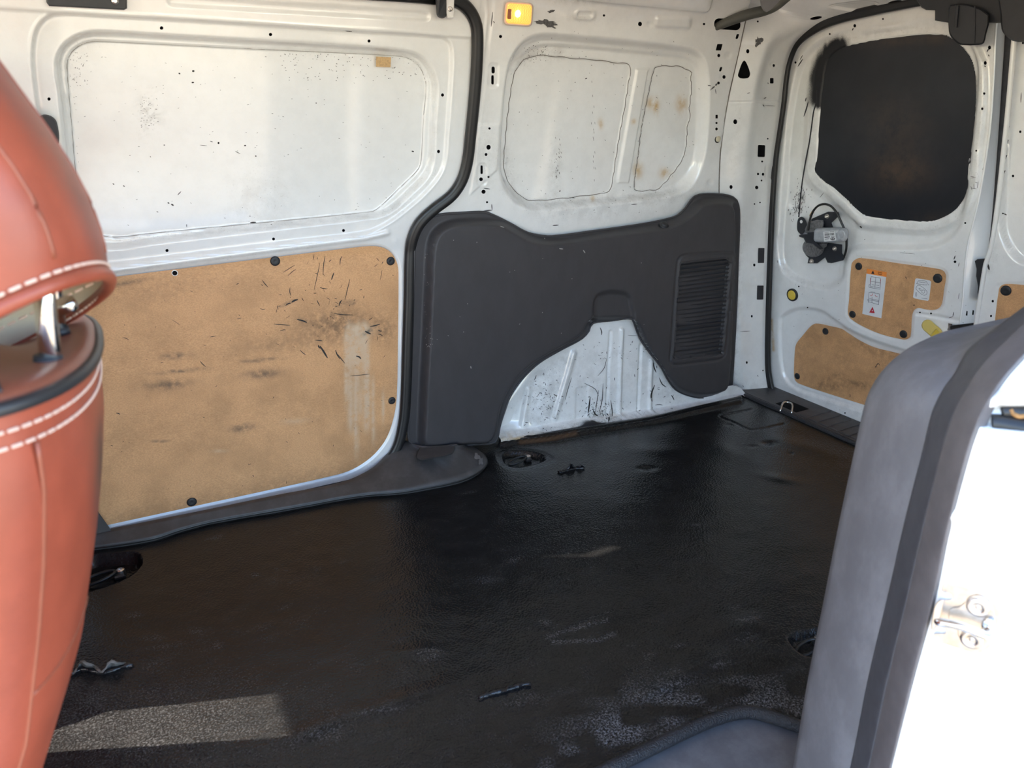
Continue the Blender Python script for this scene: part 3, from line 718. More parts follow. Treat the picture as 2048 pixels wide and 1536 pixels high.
for k in range(16):
    x, y = rng.gauss(1185, 3), rng.uniform(160, 360); parts.append(ribbon([(x, y), (x + .5, y + 5)], .7, wlc, .0007))
for a, b, w_ in [((1105, 451), (1117, 450), 2), ((1262, 409), (1274, 408), 1.6), ((1140, 395), (1150, 396), 1.2), ((1120, 380), (1119, 384), 2), ((1170, 158), (1174, 156), 2)]: parts.append(ribbon([a, b], w_, wlc, .0008))
o = mk('scratch_marks', *merge(*parts), SCRATCH, wf, False); o['kind'] = 'stuff'
pm = local_mesh('plug', *lathe([(.0115, 0), (.0115, .001), (.0085, .0012), (.0082, .006), (.006, .0068), (.001, .0068)], 20), [WPLUG, CAV], midx=[1] * 40 + [0] * 60 + [1, 0])
o = inst('plug', pm, WALL.pt(1435, 278, 0), rot_to((0, -1, 0)), wf); o['label'] = 'cream plastic plug'

GAPM = simple('dark_crevice', (.16, .14, .12), .8)
for q in (S1, S2): mk('crevice_line', *tube(np.array([WALL.pt(x, y, .0004) for x, y in resample(wob(resample(q, 90, True), 1.0, 2.0), 160, True)]), .0010, 5, True), GAPM, wf)  # dark tubes in place of the shaded crevices around both skins
mk('seam_line', *tube(np.array([WALL.pt(x, y, .0006) for x, y in resample(SEAM[SEAM[:, 1] > 30], 60) if y < 480]), .0016, 5), GAPM, wf)
# ---- rear pillar and rear header: loft between the seam and the rear weatherstrip
SEAL_REAR = smooth([(1553, 800), (1543, 772), (1537, 729), (1537.5, 640), (1541, 520), (1546, 400), (1552, 316), (1561, 253), (1568, 203), (1573, 155), (1581, 117), (1597, 85), (1630, 59), (1672, 40), (1748, 21), (1837, 3), (1930, -12), (2060, -30), (2200, -45)], 5, False)
RIDGE = smooth([(1495, 800), (1490, 772), (1484, 729), (1482, 640), (1481, 520), (1485, 411), (1493, 320), (1501, 253), (1508, 203), (1512, 172), (1524, 127), (1538, 84), (1562, 48), (1610, 30), (1680, 8), (1760, -8), (1850, -26), (1980, -42), (2120, -55)], 5, False)
INNER = smooth([(1462, 800), (1460, 772), (1458, 729), (1455, 640), (1444, 520), (1438, 400), (1440, 320), (1445, 268), (1455, 206), (1463, 172), (1474, 120), (1483, 80), (1492, 38), (1500, 5), (1530, -30), (1600, -52), (1700, -68), (1830, -84), (1990, -98)], 5, False)
n_t = len(SEAL_REAR)
t_ = np.linspace(0, 1, n_t)
hd = ss(.60, .76, t_)                                       # 0 on the pillar, 1 on the header
Pin = s_far(INNER[:, 0], INNER[:, 1], .001) * (1 - hd)[:, None] + s_x(1.80)(INNER[:, 0], INNER[:, 1]) * hd[:, None]
Pri0 = s_far(RIDGE[:, 0], RIDGE[:, 1], .03) * (1 - hd)[:, None] + s_x(1.90)(RIDGE[:, 0], RIDGE[:, 1]) * hd[:, None]
Pse = s_rear(SEAL_REAR[:, 0], SEAL_REAR[:, 1], .012)
def dens(P, n): return np.stack([np.interp(np.linspace(0, 1, n), np.linspace(0, 1, len(P)), P[:, k]) for k in range(3)], 1)
NT = 520
Pin, Pri, Pse = dens(Pin, NT), dens(Pri0, NT), dens(Pse, NT)
rows = []
for u in np.linspace(0, 1, 44): rows.append(Pin + (Pri - Pin) * u)
for u in np.linspace(0, 1, 60)[1:]: rows.append(Pri + (Pse - Pri) * u)
G = np.array(rows)
for _ in range(30): G[1:-1] = .25 * G[:-2] + .5 * G[1:-1] + .25 * G[2:]
PIL = Sheet(G)
def pil_relief(px, py):
    h = -.0025 * np.exp(-(dline([(1455, 204), (1500, 203), (1560, 202)], px, py, False, 10) / 1.3) ** 2)
    h += dent(rrect(1530, 330, 1545, 360, 6), px, py, .002, 2, 2)
    for x, y, r in [(1508, 530, 6), (1507, 560, 5), (1497, 653, 5), (1501, 710, 5), (1546, 130, 6), (1524, 348, 4)]: h -= .002 * np.exp(-(((px - x) ** 2 + (py - y) ** 2) / r ** 2) ** 2)
    h += dent(smooth([(1660, 12), (1700, 5), (1735, 3), (1756, 8), (1730, 20), (1700, 21)], 4), px, py, .006, 3, 2)
    return h
PIL.relief(pil_relief)
px, py = PIL.px, PIL.py
PIL.attr[..., 1] = .35 * blob(px, py, 1478, 225, 5, 22) + .3 * blob(px, py, 1500, 780, 40, 18) + .4 * bead([(1478, 440), (1473, 620), (1466, 790)], px, py, 1, 10) + .15 * blob(px, py, 1470, 300, 18, 60) + .03
tri = smooth([(1488.5, 121), (1493, 126), (1500, 145), (1499, 153), (1494, 156.5), (1481, 156.5), (1476, 152), (1477, 145), (1484, 126)], 3)
pholes = [circ(*q) for q in [(1515.5, 43, 2), (1495.5, 102.5, 3.2, 4.4), (1547.5, 131, 2.4, 3), (1470.5, 243.5, 4, 5), (1462, 374, 3.2, 4), (1524.3, 323, 2), (1516, 348, 2.2, 2.6), (1526, 348.5, 2.6, 3), (1523, 361, 1.8), (1513.3, 375, 3.4, 3.6), (1520, 405, 1.6), (1509, 408, 1.6), (1535.5, 277.5, 1.6), (1508.5, 530, 2.4, 3), (1503.5, 632.5, 2, 2.6), (1493.5, 725, 2, 2.6), (1526, 741, 1.4)]]
pholes += [tri, rrect(1515.5, 290, 1530, 314, 2, ang=2), rrect(1540, 156, 1547, 167, 1.5), ellipse(1632, 36, 12, 3, 14, -10), ellipse(1790, 4, 14, 3, 14, -10)]
PIL.build('rear_pillar', [PAINT, CAV], wf, None, pholes, hdepth=.02)
plc = lambda x, y, off: PIL.pt(x, y, off)
for q in [rrect(1515.5, 496, 1528, 526, 1, shear=-.03), rrect(1513.5, 571, 1526.5, 599, 1, shear=-.03)]:
    o = mk('black_tape', *patch(q, plc, .0012), INK, wf, False)
parts = [patch(splat(1517.5, 82, 8, 10, 22, .5, 11), plc, .001), patch(splat(1522, 80, 7, 5, 16, .5, 12), plc, .0012), patch(splat(1513, 90, 4, 6, 14, .6, 13), plc, .001)]
for a, b, w_ in [((1494, 187), (1500, 185), 1.4), ((1527, 197), (1532, 195), 2), ((1525, 209), (1528, 213), 2), ((1528, 211), (1550, 212), 1), ((1535, 165), (1536, 168), 2), ((1485, 770), (1487, 774), 1.2), ((1482, 790), (1490, 794), 2.5), ((1480, 663), (1500, 662), 1), ((1514, 750), (1516, 753), 1.5)]: parts.append(ribbon([a, b], w_, plc, .001))
o = mk('scuff_marks', *merge(*parts), SCUFF, wf, False); o['kind'] = 'stuff'

# ---- wheel arch below the trim
ARCH = smooth([(989, 884), (993, 872), (1010, 818), (1022, 788), (1045, 756), (1077, 724), (1163, 675), (1174, 666), (1182, 640), (1266, 632), (1273, 648), (1282, 675), (1302, 704), (1326, 735), (1338, 758), (1352, 776), (1374, 788), (1405, 793), (1470, 784), (1478, 795), (1425, 806), (1358, 824), (1250, 843), (1171, 856), (1100, 866), (1046, 876), (1010, 884)], 4)
X, Z = np.meshgrid(np.arange(.90, 1.99, .0035), np.arange(-.03, .40, .0035), indexing='ij')
AR = Sheet(np.stack([X, 1.775 - .09 * (X - .98) + .015 * Z, Z], -1))
def arch_relief(px, py):
    h = -.05 * ss(1128, 985, px + (py - 760) * .35 - 0) * ss(880, 840, py * 1.0)
    L1 = [(1148, 706), (1135, 752), (1110, 836)]; L2 = [(1058, 778), (1046, 850)]
    h += bead(L1, px, py, .010, 5) + bead(L2, px, py, .007, 5)
    h += bead([(1221, 663), (1216, 740), (1213, 846)], px, py, -.007, 2) + bead([(1244, 660), (1241, 740), (1238, 840)], px, py, .009, 3)
    h += bead([(1281, 690), (1278, 760), (1275, 835)], px, py, -.007, 2) + bead([(1303, 722), (1301, 770), (1300, 828)], px, py, .008, 3)
    h += dent([(1152, 776), (1176, 772), (1173, 846), (1150, 848)], px, py, .003, 2, 2)
    # floor flange with its lip
    fl = np.interp(px, [985, 1046, 1110, 1171, 1358, 1478], [866, 862, 848, 838, 812, 792])
    h += .03 * ss(-1, 3, py - fl) + .012 * ss(4, 14, py - fl)
    h += .012 * bead([(1172, 640), (1060, 745), (1015, 810)], px, py, 1, 12)
    return h
AR.relief(arch_relief)
px, py = AR.px, AR.py
fl = np.interp(px, [985, 1046, 1110, 1171, 1358, 1478], [866, 862, 848, 838, 812, 792])
AR.attr[..., 1] = .38 * (1 - ss(-8, 14, sdf([(1075, 745), (1145, 705), (1108, 835), (1052, 850), (1050, 800)], px, py))) + .8 * ss(2, 12, py - fl) + .8 * blob(px, py, 1215, 832, 40, 12) + .4 * blob(px, py, 1332, 770, 14, 30, -50) + .25 * vnoise(px / 30, py / 30) * (py > 700) + .05
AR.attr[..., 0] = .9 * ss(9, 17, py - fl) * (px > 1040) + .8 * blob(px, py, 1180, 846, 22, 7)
AR.attr[..., 2] = .8 * blob(px, py, 1060, 878, 60, 8)
AR.build('wheel_arch', [PAINT, CAV], wf, inside(offset_poly(ARCH, 14), px, py) & ~((px < 1000) & (py > 868)))
alc = lambda x, y, off: AR.pt(x, y, off); parts = []
for a, m_, b, w_ in [((1200, 655), (1203, 663), (1203, 670), 2), ((1213, 716), (1208, 736), (1195, 752), 1.2), ((1168, 766), (1190, 778), (1197, 792), 1.2), ((1206, 766), (1204, 800), (1198, 825), 1.5), ((1197, 780), (1194, 800), (1190, 828), 1.3), ((1221, 800), (1224, 820), (1224, 840), 1.8), ((1306, 725), (1308, 735), (1312, 745), 2.4), ((1309, 770), (1302, 790), (1304, 803), 3), ((1318, 755), (1324, 768), (1332, 774), 2.2), ((1342, 790), (1345, 794), (1348, 800), 2), ((1072, 750), (1071, 755), (1068, 760), 1.6), ((1143, 755), (1135, 780), (1130, 800), 1.2), ((1050, 845), (1053, 845), (1056, 845), 1.6), ((1255, 670), (1265, 671), (1275, 671), .8), ((1310, 810), (1318, 809), (1325, 810), 1.2), ((1337, 815), (1342, 816), (1346, 818), 1.6), ((1180, 795), (1178, 812), (1176, 826), 3), ((1186, 820), (1190, 828), (1196, 832), 3), ((1172, 838), (1185, 842), (1196, 846), 3), ((1175, 850), (1188, 852), (1200, 848), 2.4), ((1213, 826), (1218, 836), (1216, 844), 3)]:
    parts.append(ribbon([a, m_, b], w_, alc, .001))
for k in range(260):
    t = rng.random()
    if t < .3: x, y = rng.gauss(1090, 22), rng.gauss(800, 26)
    elif t < .65: x, y = rng.gauss(1195, 18), rng.gauss(824, 12)
    else: x, y = rng.uniform(1150, 1350), rng.uniform(680, 830)
    if not inside(offset_poly(ARCH, -6), np.array([x]), np.array([y]))[0]: continue
    L = rng.uniform(1, 6); an = rng.uniform(0, 3.14); parts.append(ribbon([(x, y), (x + L * math.cos(an), y + L * math.sin(an))], rng.uniform(.5, 1.5), alc, .001))
o = mk('scratch_marks', *merge(*parts), SCRATCH, wf, False); o['kind'] = 'stuff'

# ---- rear doors
def rear_grid(y0, y1, z0, z1, st, off=0.0):
    Y, Z = np.meshgrid(np.arange(y0, y1 + st, st), np.arange(z0, z1 + st, st), indexing='ij')
    return np.stack([RX(Y, Z) - off, Y, Z], -1)
R_WIN = smooth([(1650, 133), (1658, 115), (1678, 98), (1700, 90), (1764, 77.5), (1820, 71), (1868, 68), (1893, 71), (1919, 89), (1938, 111), (1947, 136), (1950, 177), (1949, 220), (1947, 250), (1941, 300), (1939, 350), (1928, 392), (1909, 421), (1875, 440), (1849, 444), (1800, 441), (1757, 437), (1720, 429), (1685, 396), (1660, 374), (1640, 357), (1632, 342), (1632, 326), (1635, 280), (1639, 221)], 4)
R_REC = smooth([(1595, 134), (1619, 100), (1650, 78), (1700, 63), (1768, 55), (1866, 42), (1920, 52), (1947, 88), (1960, 127), (1961, 160), (1958, 204), (1950, 285), (1942, 364), (1935, 402), (1925, 440), (1908, 470), (1880, 490), (1840, 497), (1779, 497), (1725, 497), (1700, 506), (1690, 530), (1685, 558), (1662, 576), (1625, 572), (1585, 556), (1562, 530), (1557, 480), (1562, 380), (1573, 250), (1584, 181)], 4)
R_LOW = smooth([(1561, 640), (1575, 626), (1600, 617), (1640, 621), (1665, 637), (1707, 665), (1780, 693), (1860, 712), (1930, 722), (1960, 760), (1950, 870), (1900, 868), (1728, 822), (1640, 794), (1590, 776), (1566, 745)], 4)
R_HB1 = smooth([(1696, 627), (1698, 600), (1703, 529), (1708, 521), (1720, 516), (1800, 527), (1878, 538), (1888, 543), (1892, 553), (1888, 580), (1884, 606), (1878, 616), (1866, 620), (1850, 618.5), (1836, 616), (1828, 621), (1824, 633), (1821, 672), (1815, 678), (1806, 679), (1764, 669), (1728, 654), (1702, 638)], 4)
R_HB2 = smooth([(1588, 740), (1590, 700), (1593, 687), (1608, 668), (1622, 652), (1633, 647), (1660, 652), (1684, 658), (1696, 666), (1720, 681), (1750, 695), (1794, 706), (1850, 722), (1905, 736), (1912, 745), (1900, 850), (1893, 857), (1810, 836), (1728, 809.6), (1650, 785), (1600, 768), (1590, 760)], 4)
R_EDGE = smooth([(1996, 20), (1991, 80), (1989, 130), (1981, 250), (1970, 330), (1958, 400), (1946, 450), (1936, 490), (1930, 540), (1926, 600), (1920, 650), (1912, 720), (1900, 880)], 4, False)
RD = Sheet(rear_grid(.98, 1.80, .005, 1.29, .0030))
def rd_relief(px, py):
    h = dent(R_REC, px, py, .020, 12, 6)
    dw = sdf(R_WIN, px, py)
    h += .014 * (1 - ss(14, 30, dw)) * np.where(dw > -3, 1, 1) - .006 * (1 - ss(-1, 1, dw))
    h += dent(R_LOW, px, py, .010, 5, 5)
    h += dent(offset_poly(R_HB1, 4), px, py, .003, 2, 1.5) + dent(offset_poly(R_HB2, 3), px, py, .002, 2, 1.5)
    h += bead([(1835, 627), (1870, 632), (1925, 643)], px, py, -.004, 4)
    h += bead([(1660, 385), (1690, 412), (1722, 446)], px, py, .006, 10)
    h += bead([(1600, 118), (1584, 181), (1574, 250), (1563, 380), (1558, 470)], px, py, .004, 5)
    h += dent(smooth([(1580, 320), (1612, 308), (1632, 330), (1640, 365), (1690, 415), (1710, 445), (1695, 500), (1650, 470), (1620, 400), (1590, 420), (1572, 400)], 3), px, py, .006, 10, 8)
    for x, y in [(1749, 72), (1812, 62), (1868, 56)]: h += bead([(x, y - 8), (x + 1, y + 8)], px, py, -.0015, 1.2)
    h += .0015 * vnoise(px / 14, py / 14) * np.exp(-(dw / 6) ** 2)
    return h
RD.relief(rd_relief)
px, py = RD.px, RD.py
dw = sdf(R_WIN, px, py)
dsp = dline([(1690, 92), (1665, 104), (1650, 130), (1642, 160), (1638, 205)], px, py, False, 80)
sp = 1.2 * np.exp(-(dsp / 23) ** 2) * ss(250, 185, py) * ss(1730, 1660, px) * (.75 + .5 * vnoise(px / 5, py / 30))
RD.attr[..., 0] = np.clip(sp, 0, 1.1) + .55 * blob(px, py, 1602, 395, 9, 26, 12) * vnoise(px / 2.2, py / 9) * 1.5 + .5 * blob(px, py, 1588, 420, 16, 8) * (vnoise(px / 2, py / 3) > .55)
RD.attr[..., 1] = .3 * bead([(1555, 520), (1580, 550), (1620, 572)], px, py, 1, 10) + .25 * bead([(1565, 760), (1600, 785), (1728, 828)], px, py, 1, 10) + .25 * np.exp(-np.abs(dw - 12) / 8) + .2 * blob(px, py, 1690, 500, 26, 30) + .05
RD.attr[..., 2] = .5 * blob(px, py, 1547, 250, 4, 30) + .7 * bead([(1543, 640), (1547, 700)], px, py, 1, 3)
left_of_edge = ~right_of(R_EDGE, px, py)
keepd = left_of_edge & right_of(SEAL_REAR[SEAL_REAR[:, 1] > 60][::-1], px + 8, py) & (dw > -6) & (py + 9 > np.interp(px, SEAL_REAR[60:, 0], SEAL_REAR[60:, 1]))
rholes = [circ(*q) for q in [(1709.5, 51.5, 2.8, 3.4), (1766, 38, 1.8), (1659.5, 68, 1.8), (1591, 125, 2, 2.4), (1979, 95, 3, 4), (1970.5, 126, 3, 4), (1968.5, 187, 2.4, 2.8), (1964.5, 217.5, 2.4, 2.8), (1952.5, 301.5, 2), (1930.5, 446, 2), (1910, 523.5, 2.8, 2.6), (1840, 625, 1.6), (1842.5, 627.5, 1.8), (1862, 627, 2), (1597.5, 573, 1.6), (1615, 615, 1.4), (1690, 826, 1.6), (1690, 831, 1.4), (1708, 54.5 + 3, 1.4)]]
d2 = thing('door_2', (2.1, 1.4, .01), 'white rear door with blacked-out window, two brown boards and a wiper motor', 'door', kind='structure')
RD.build('door_shell', [PAINT, CAV], d2, keepd, rholes)
# side face of the door towards the other leaf
EDGE2 = smooth([(2012, 20), (2009, 82), (2004, 160), (1996, 280), (1987, 400), (1979, 480), (1973, 520), (1965, 570), (1957, 610), (1950, 655), (1940, 720), (1930, 880)], 4, False)
e1 = resample(R_EDGE, 60); e2 = resample(EDGE2, 60)
Pa = s_rear(e1[:, 0], e1[:, 1], 0); Pb = s_rear(e2[:, 0], e2[:, 1], -.055)
G = np.array([Pa * (1 - u) + Pb * u + np.array([-.004, 0, 0]) * math.sin(u * math.pi) for u in np.linspace(0, 1, 14)]); ED = Sheet(G)
ED.build('door_edge', [PAINT, CAV], d2, None, [circ(1933.5, 626.5, 3, 5), circ(1946, 625, 3, 5)], hdepth=.01)
mk('folded_edge', *tube(Pa + [-.001, 0, 0], .0028, 6), PAINT, d2)
glass = panel('window_blank', offset_poly(R_WIN, 2), s_rear, -.010, .004, BLACKGLASS, d2, 9.0, lambda x, y: np.clip(np.c_[np.zeros(len(x)), np.zeros(len(x)), .85 * blob(x, y, 1800, 345, 60, 38, -5) + .4 * blob(x, y, 1790, 250, 70, 60) + .5 * blob(x, y, 1790, 84, 60, 9, -5) + .5 * blob(x, y, 1870, 78, 30, 8) + .5 * blob(x, y, 1870, 432, 50, 7)], 0, 1)); glass['label'] = 'window pane sprayed matt black'
def hb2_attr(x, y):
    a = np.zeros((len(x), 3))
    a[:, 1] += .5 * bead([(1640, 770), (1665, 752), (1685, 752), (1700, 765), (1740, 775)], x, y, 1, 7) + .5 * blob(x, y, 1660, 775, 30, 8) + .35 * bead([(1700, 680), (1740, 700), (1790, 712)], x, y, 1, 8) + .35 * vnoise(x / 16, y / 16)
    a[:, 1] += .4 * blob(x, y, 1812, 560, 10, 30, 30) + .25 * blob(x, y, 1790, 650, 30, 10)
    return np.clip(a, 0, 1)
hbA = panel('hardboard_panel', R_HB1, s_rear, .001, .004, BOARD, d2, 5.0, hb2_attr); hbA['label'] = 'upper brown hardboard panel with stickers'
hbB = panel('hardboard_panel', R_HB2, s_rear, -.007, .004, BOARD, d2, 6.0, hb2_attr); hbB['label'] = 'lower brown water-stained hardboard panel'
RN = (-1, 0, -.12)
for x, y, s in [(1718, 532.5, 1), (1876, 556.5, 1.15), (1705.5, 628.5, 1), (1807.5, 668, 1.05)]: clip(hbA, s_rear, RN, x, y, s, .001)
for x, y, s in [(1651.5, 662.5, 1), (1595, 752, 1), (1880, 845, 1)]: clip(hbB, s_rear, RN, x, y, s, -.007)
srl = sv(s_rear)
o = mk('scratch_marks', *merge(ribbon([(1751, 735), (1756, 727), (1760, 731)], 1.4, srl, -.006), ribbon([(1751, 735), (1752, 732)], 2, srl, -.006), ribbon([(1827, 610), (1829, 611)], 3, srl, .002), ribbon([(1811, 553), (1813, 558)], 1.6, srl, .002), ribbon([(1698, 791), (1700, 789), (1701, 793), (1698, 794)], .7, srl, -.006)), SCRATCH, hbB, False); o['kind'] = 'stuff'
# paint runs and scuffs on the rear door
rlc = lambda x, y, off: RD.pt(x, y, off)
parts = [ribbon([(1617, 203), (1613, 218), (1608, 233)], 2.6, rlc, .001), ribbon([(1613, 195), (1611, 203)], 2.2, rlc, .001), ribbon(smooth([(1634, 180), (1633, 205), (1628, 222), (1624, 250), (1619, 285), (1614, 310), (1607, 350), (1604, 372), (1601, 400), (1598, 434)], 2, False), 2.6, rlc, .0012, False)]
o = mk('paint_run', *merge(*parts), INK, d2, False); o['label'] = 'thin black paint run down the door'
parts = []
for a, b, w_ in [((1606, 118), (1596, 133), 2.2), ((1600, 120), (1606, 110), 1.6), ((1707, 56), (1705, 61), 2.2), ((1978, 97), (1974, 104), 2.4), ((1977, 109), (1979, 113), 2), ((1970, 130), (1971, 134), 3), ((1911, 511), (1908, 519), 2.2), ((1919, 525), (1917, 533), 1.2), ((1919, 586), (1917, 598), 1), ((1941, 353), (1949, 354), .9), ((1942, 356), (1952, 355), .9), ((1943, 376), (1953, 377), .9), ((1948, 368), (1949, 378), .9), ((1957, 363), (1955, 376), .9), ((1942, 372), (1944, 380), .9), ((1950, 364), (1956, 366), .8), ((1908, 624), (1906, 633), 1.6), ((1906, 633), (1898, 636), 1.2), ((1640, 395), (1648, 385), 1), ((1800, 505), (1830, 508), .7), ((1720, 452), (1724, 456), 3), ((1555, 520), (1556, 526), 1)]:
    parts.append(ribbon([a, b], w_, rlc, .0009))
for k in range(70):
    x, y = rng.gauss(1598, 8), rng.gauss(400, 18); parts.append(ribbon([(x, y), (x - .8, y + rng.uniform(2, 6))], rng.uniform(.5, 1.2), rlc, .0009))
for k in range(70):
    x, y = rng.uniform(1560, 1940), rng.uniform(440, 830); L = rng.uniform(.8, 2.5); parts.append(ribbon([(x, y), (x + L, y + rng.uniform(-1, 1))], rng.uniform(.5, 1.1), rlc, .0009))
for k in range(30):
    x, y = rng.uniform(1585, 1625), rng.uniform(385, 420); parts.append(ribbon([(x, y), (x + 1.5, y + 1)], 1, rlc, .0009))
o = mk('scratch_marks', *merge(*parts), SCRATCH, d2, False); o['kind'] = 'stuff'
# yellow button, yellow release handle, check strap
kr = srl(1585.7, 589.5, 0)
o = inst('release_button', local_mesh('release_button', *lathe([(.0225, 0), (.0225, .005), (.0205, .007), (.0175, .007), (.0170, .005), (.0165, .0075), (.012, .009), (.001, .0092)], 28), [CLIP, YELLOW], midx=[0] * 28 * 4 + [1] * 28 * 3 + [0, 1]), kr, rot_to(RN), d2); o['label'] = 'round yellow button in a black ring'
cap = lambda x0, y0, x1, y1, r, n=8: np.array([(x0 + r * math.cos(a), y0 + r * math.sin(a)) for a in np.linspace(math.atan2(y1 - y0, x1 - x0) + math.pi / 2, math.atan2(y1 - y0, x1 - x0) + 3 * math.pi / 2, n)] + [(x1 + r * math.cos(a), y1 + r * math.sin(a)) for a in np.linspace(math.atan2(y1 - y0, x1 - x0) - math.pi / 2, math.atan2(y1 - y0, x1 - x0) + math.pi / 2, n)])
o = mk('release_handle', *prism(cap(1855, 651, 1873, 667, 12), s_rear, -.004, .010, 1.5), YELLOW_P, d2, False); o['label'] = 'pale yellow recessed release handle'
mk('finger_well', *prism([(1862, 670), (1871, 658), (1876, 661), (1880, 668), (1874, 676), (1866, 676)], s_rear, .006, .0108, .5), YELLOW, o, False)
mk('well_lip', *tube([srl(x, y, .012) for x, y in smooth([(1861, 671), (1866, 664), (1872, 658), (1878, 662), (1881, 668)], 4, False)], .0018, 6), YELLOW_P, o)
cs = mk('check_strap', *prism([(1900, 651), (1952, 645), (1965, 655), (1960, 668), (1902, 664)], s_rear, 0, .014, 1), DKMETAL, d2, False); cs['label'] = 'dark steel door check strap'
mk('strap_bracket', *prism([(1896, 646), (1904, 647), (1904, 652), (1901, 653), (1901, 660), (1917, 662), (1917, 666), (1899, 664), (1894, 659), (1896, 655)], s_rear, 0, .018, 1), ZINC, cs, False)
# torn black foam between the leaves
o = mk('foam_strip', *prism([(1949, 522), (1955, 518), (1970, 517), (1969, 540), (1964, 570), (1958, 600), (1955, 585), (1956, 572), (1952, 552), (1953, 538), (1951, 530)], s_rear, -.05, -.02, 1), CLIP, d2, False); o['label'] = 'torn strip of black foam'

# ---- the other rear door leaf (door_3)
R3_EDGE = smooth([(2034, -20), (2029, 40), (2026, 82), (2014, 220), (1997, 380), (1992, 420), (1984, 475), (1976, 510), (1970, 526), (1961, 580), (1949, 657), (1942, 740), (1930, 900)], 4, False)
R3 = Sheet(rear_grid(.42, 1.12, .005, 1.30, .0045, .035))
def r3_relief(px, py):
    h = -.02 * (1 - ss(-10, 8, sdf(smooth([(2016, 90), (2008, 260), (2004, 400), (2003, 450), (2012, 485), (2040, 520), (2120, 545), (2200, 500), (2200, 60)], 4), px, py)))
    h += dent(smooth([(1992, 574), (1998, 568), (2047, 566), (2120, 575), (2120, 800), (1975, 800), (1984, 690)], 3), px, py, .003, 2, 2)
    return h
R3.relief(r3_relief); px, py = R3.px, R3.py
R3.attr[..., 1] = .5 * blob(px, py, 1976, 536, 8, 10) + .3 * blob(px, py, 1990, 510, 14, 18) + .04
d3 = thing('door_3', (2.1, .9, .01), 'second white rear door leaf overlapping the first at the split', 'door', kind='structure')
R3.build('door_shell', [PAINT, CAV], d3, right_of(R3_EDGE, px, py), [circ(2046, 86, 2.4), circ(2040.5, 263.5, 2.4, 2.8), circ(2026, 352, 2.4, 2.8), circ(1985.5, 602.5, 2.4, 2.8), circ(1982, 632, 2.2, 2.4), circ(2006, 427, 2)])
g2e = resample(R3_EDGE, 90); mk('folded_edge', *tube(s_rear(g2e[:, 0] + 2, g2e[:, 1], .035), .0062, 8), PAINT, d3)
mk('outer_skin', *box((2.20, .28, -.10), (2.22, 1.84, 1.45)), TRIM, d3, False)
hb3 = panel('hardboard_panel', smooth([(1989, 650), (1998, 578), (2003, 571), (2013, 568), (2048, 570), (2120, 580), (2120, 790), (1975, 790)], 3), s_rear, .035, .004, BOARD, d3, 9.0, hb2_attr); hb3['label'] = 'brown hardboard panel'
clip(hb3, s_rear, RN, 2012.5, 581, 1.15, .035)
g1 = resample(R_EDGE, 40); g2 = resample(R3_EDGE, 40)
mk('gap_seal', np.vstack([s_rear(g1[:, 0] - 6, g1[:, 1], -.058), s_rear(g2[:, 0] + 40, g2[:, 1], -.058)]), [(i, i + 1, 41 + i, 40 + i) for i in range(39)], SEAL_D, d3)['label'] = 'dark rubber seal in the gap between the doors'
r3l = lambda x, y, off: R3.pt(x, y, off)
o = mk('scratch_marks', *merge(ribbon([(2043, 185), (2042, 205)], 1.6, r3l, .001), ribbon([(2006, 426), (2014, 430)], 2.4, r3l, .001), ribbon([(1976, 528), (1979, 540)], 4, r3l, .001), ribbon([(1970, 530), (1969, 543)], 2, r3l, .001)), SCRATCH, d3, False); o['kind'] = 'stuff'

# ---- floor: black rubber mat with folds, recesses and a hatch
X, Y = np.meshgrid(np.arange(-.62, 1.975, .0042), np.arange(.50, 1.80, .0042), indexing='ij')
FL = Sheet(np.stack([X, Y, np.zeros_like(X)], -1), (0, 0, 5))
REC_A = smooth([(993, 905), (1008, 896), (1050, 897), (1085, 903), (1106, 914), (1109, 922), (1085, 931), (1040, 940), (1016, 937), (1000, 926)], 4)
REC_A2 = smooth([(1006, 908), (1020, 903), (1050, 903), (1078, 908), (1092, 916), (1080, 924), (1040, 933), (1020, 931), (1008, 922)], 4)
REC_B = smooth([(150, 1185), (160, 1140), (180, 1116), (225, 1110), (270, 1107), (280, 1115), (281, 1128), (262, 1148), (235, 1162), (200, 1174), (175, 1182)], 4)
REC_C = smooth([(1577, 1276), (1590, 1268), (1640, 1260), (1680, 1270), (1680, 1310), (1640, 1313), (1615, 1310), (1595, 1300)], 4)
HATCH = [(1568, 848), (1535, 855), (1505, 859.5), (1493, 857), (1470, 846), (1439, 833), (1444, 829.5), (1470, 825), (1503, 819)]
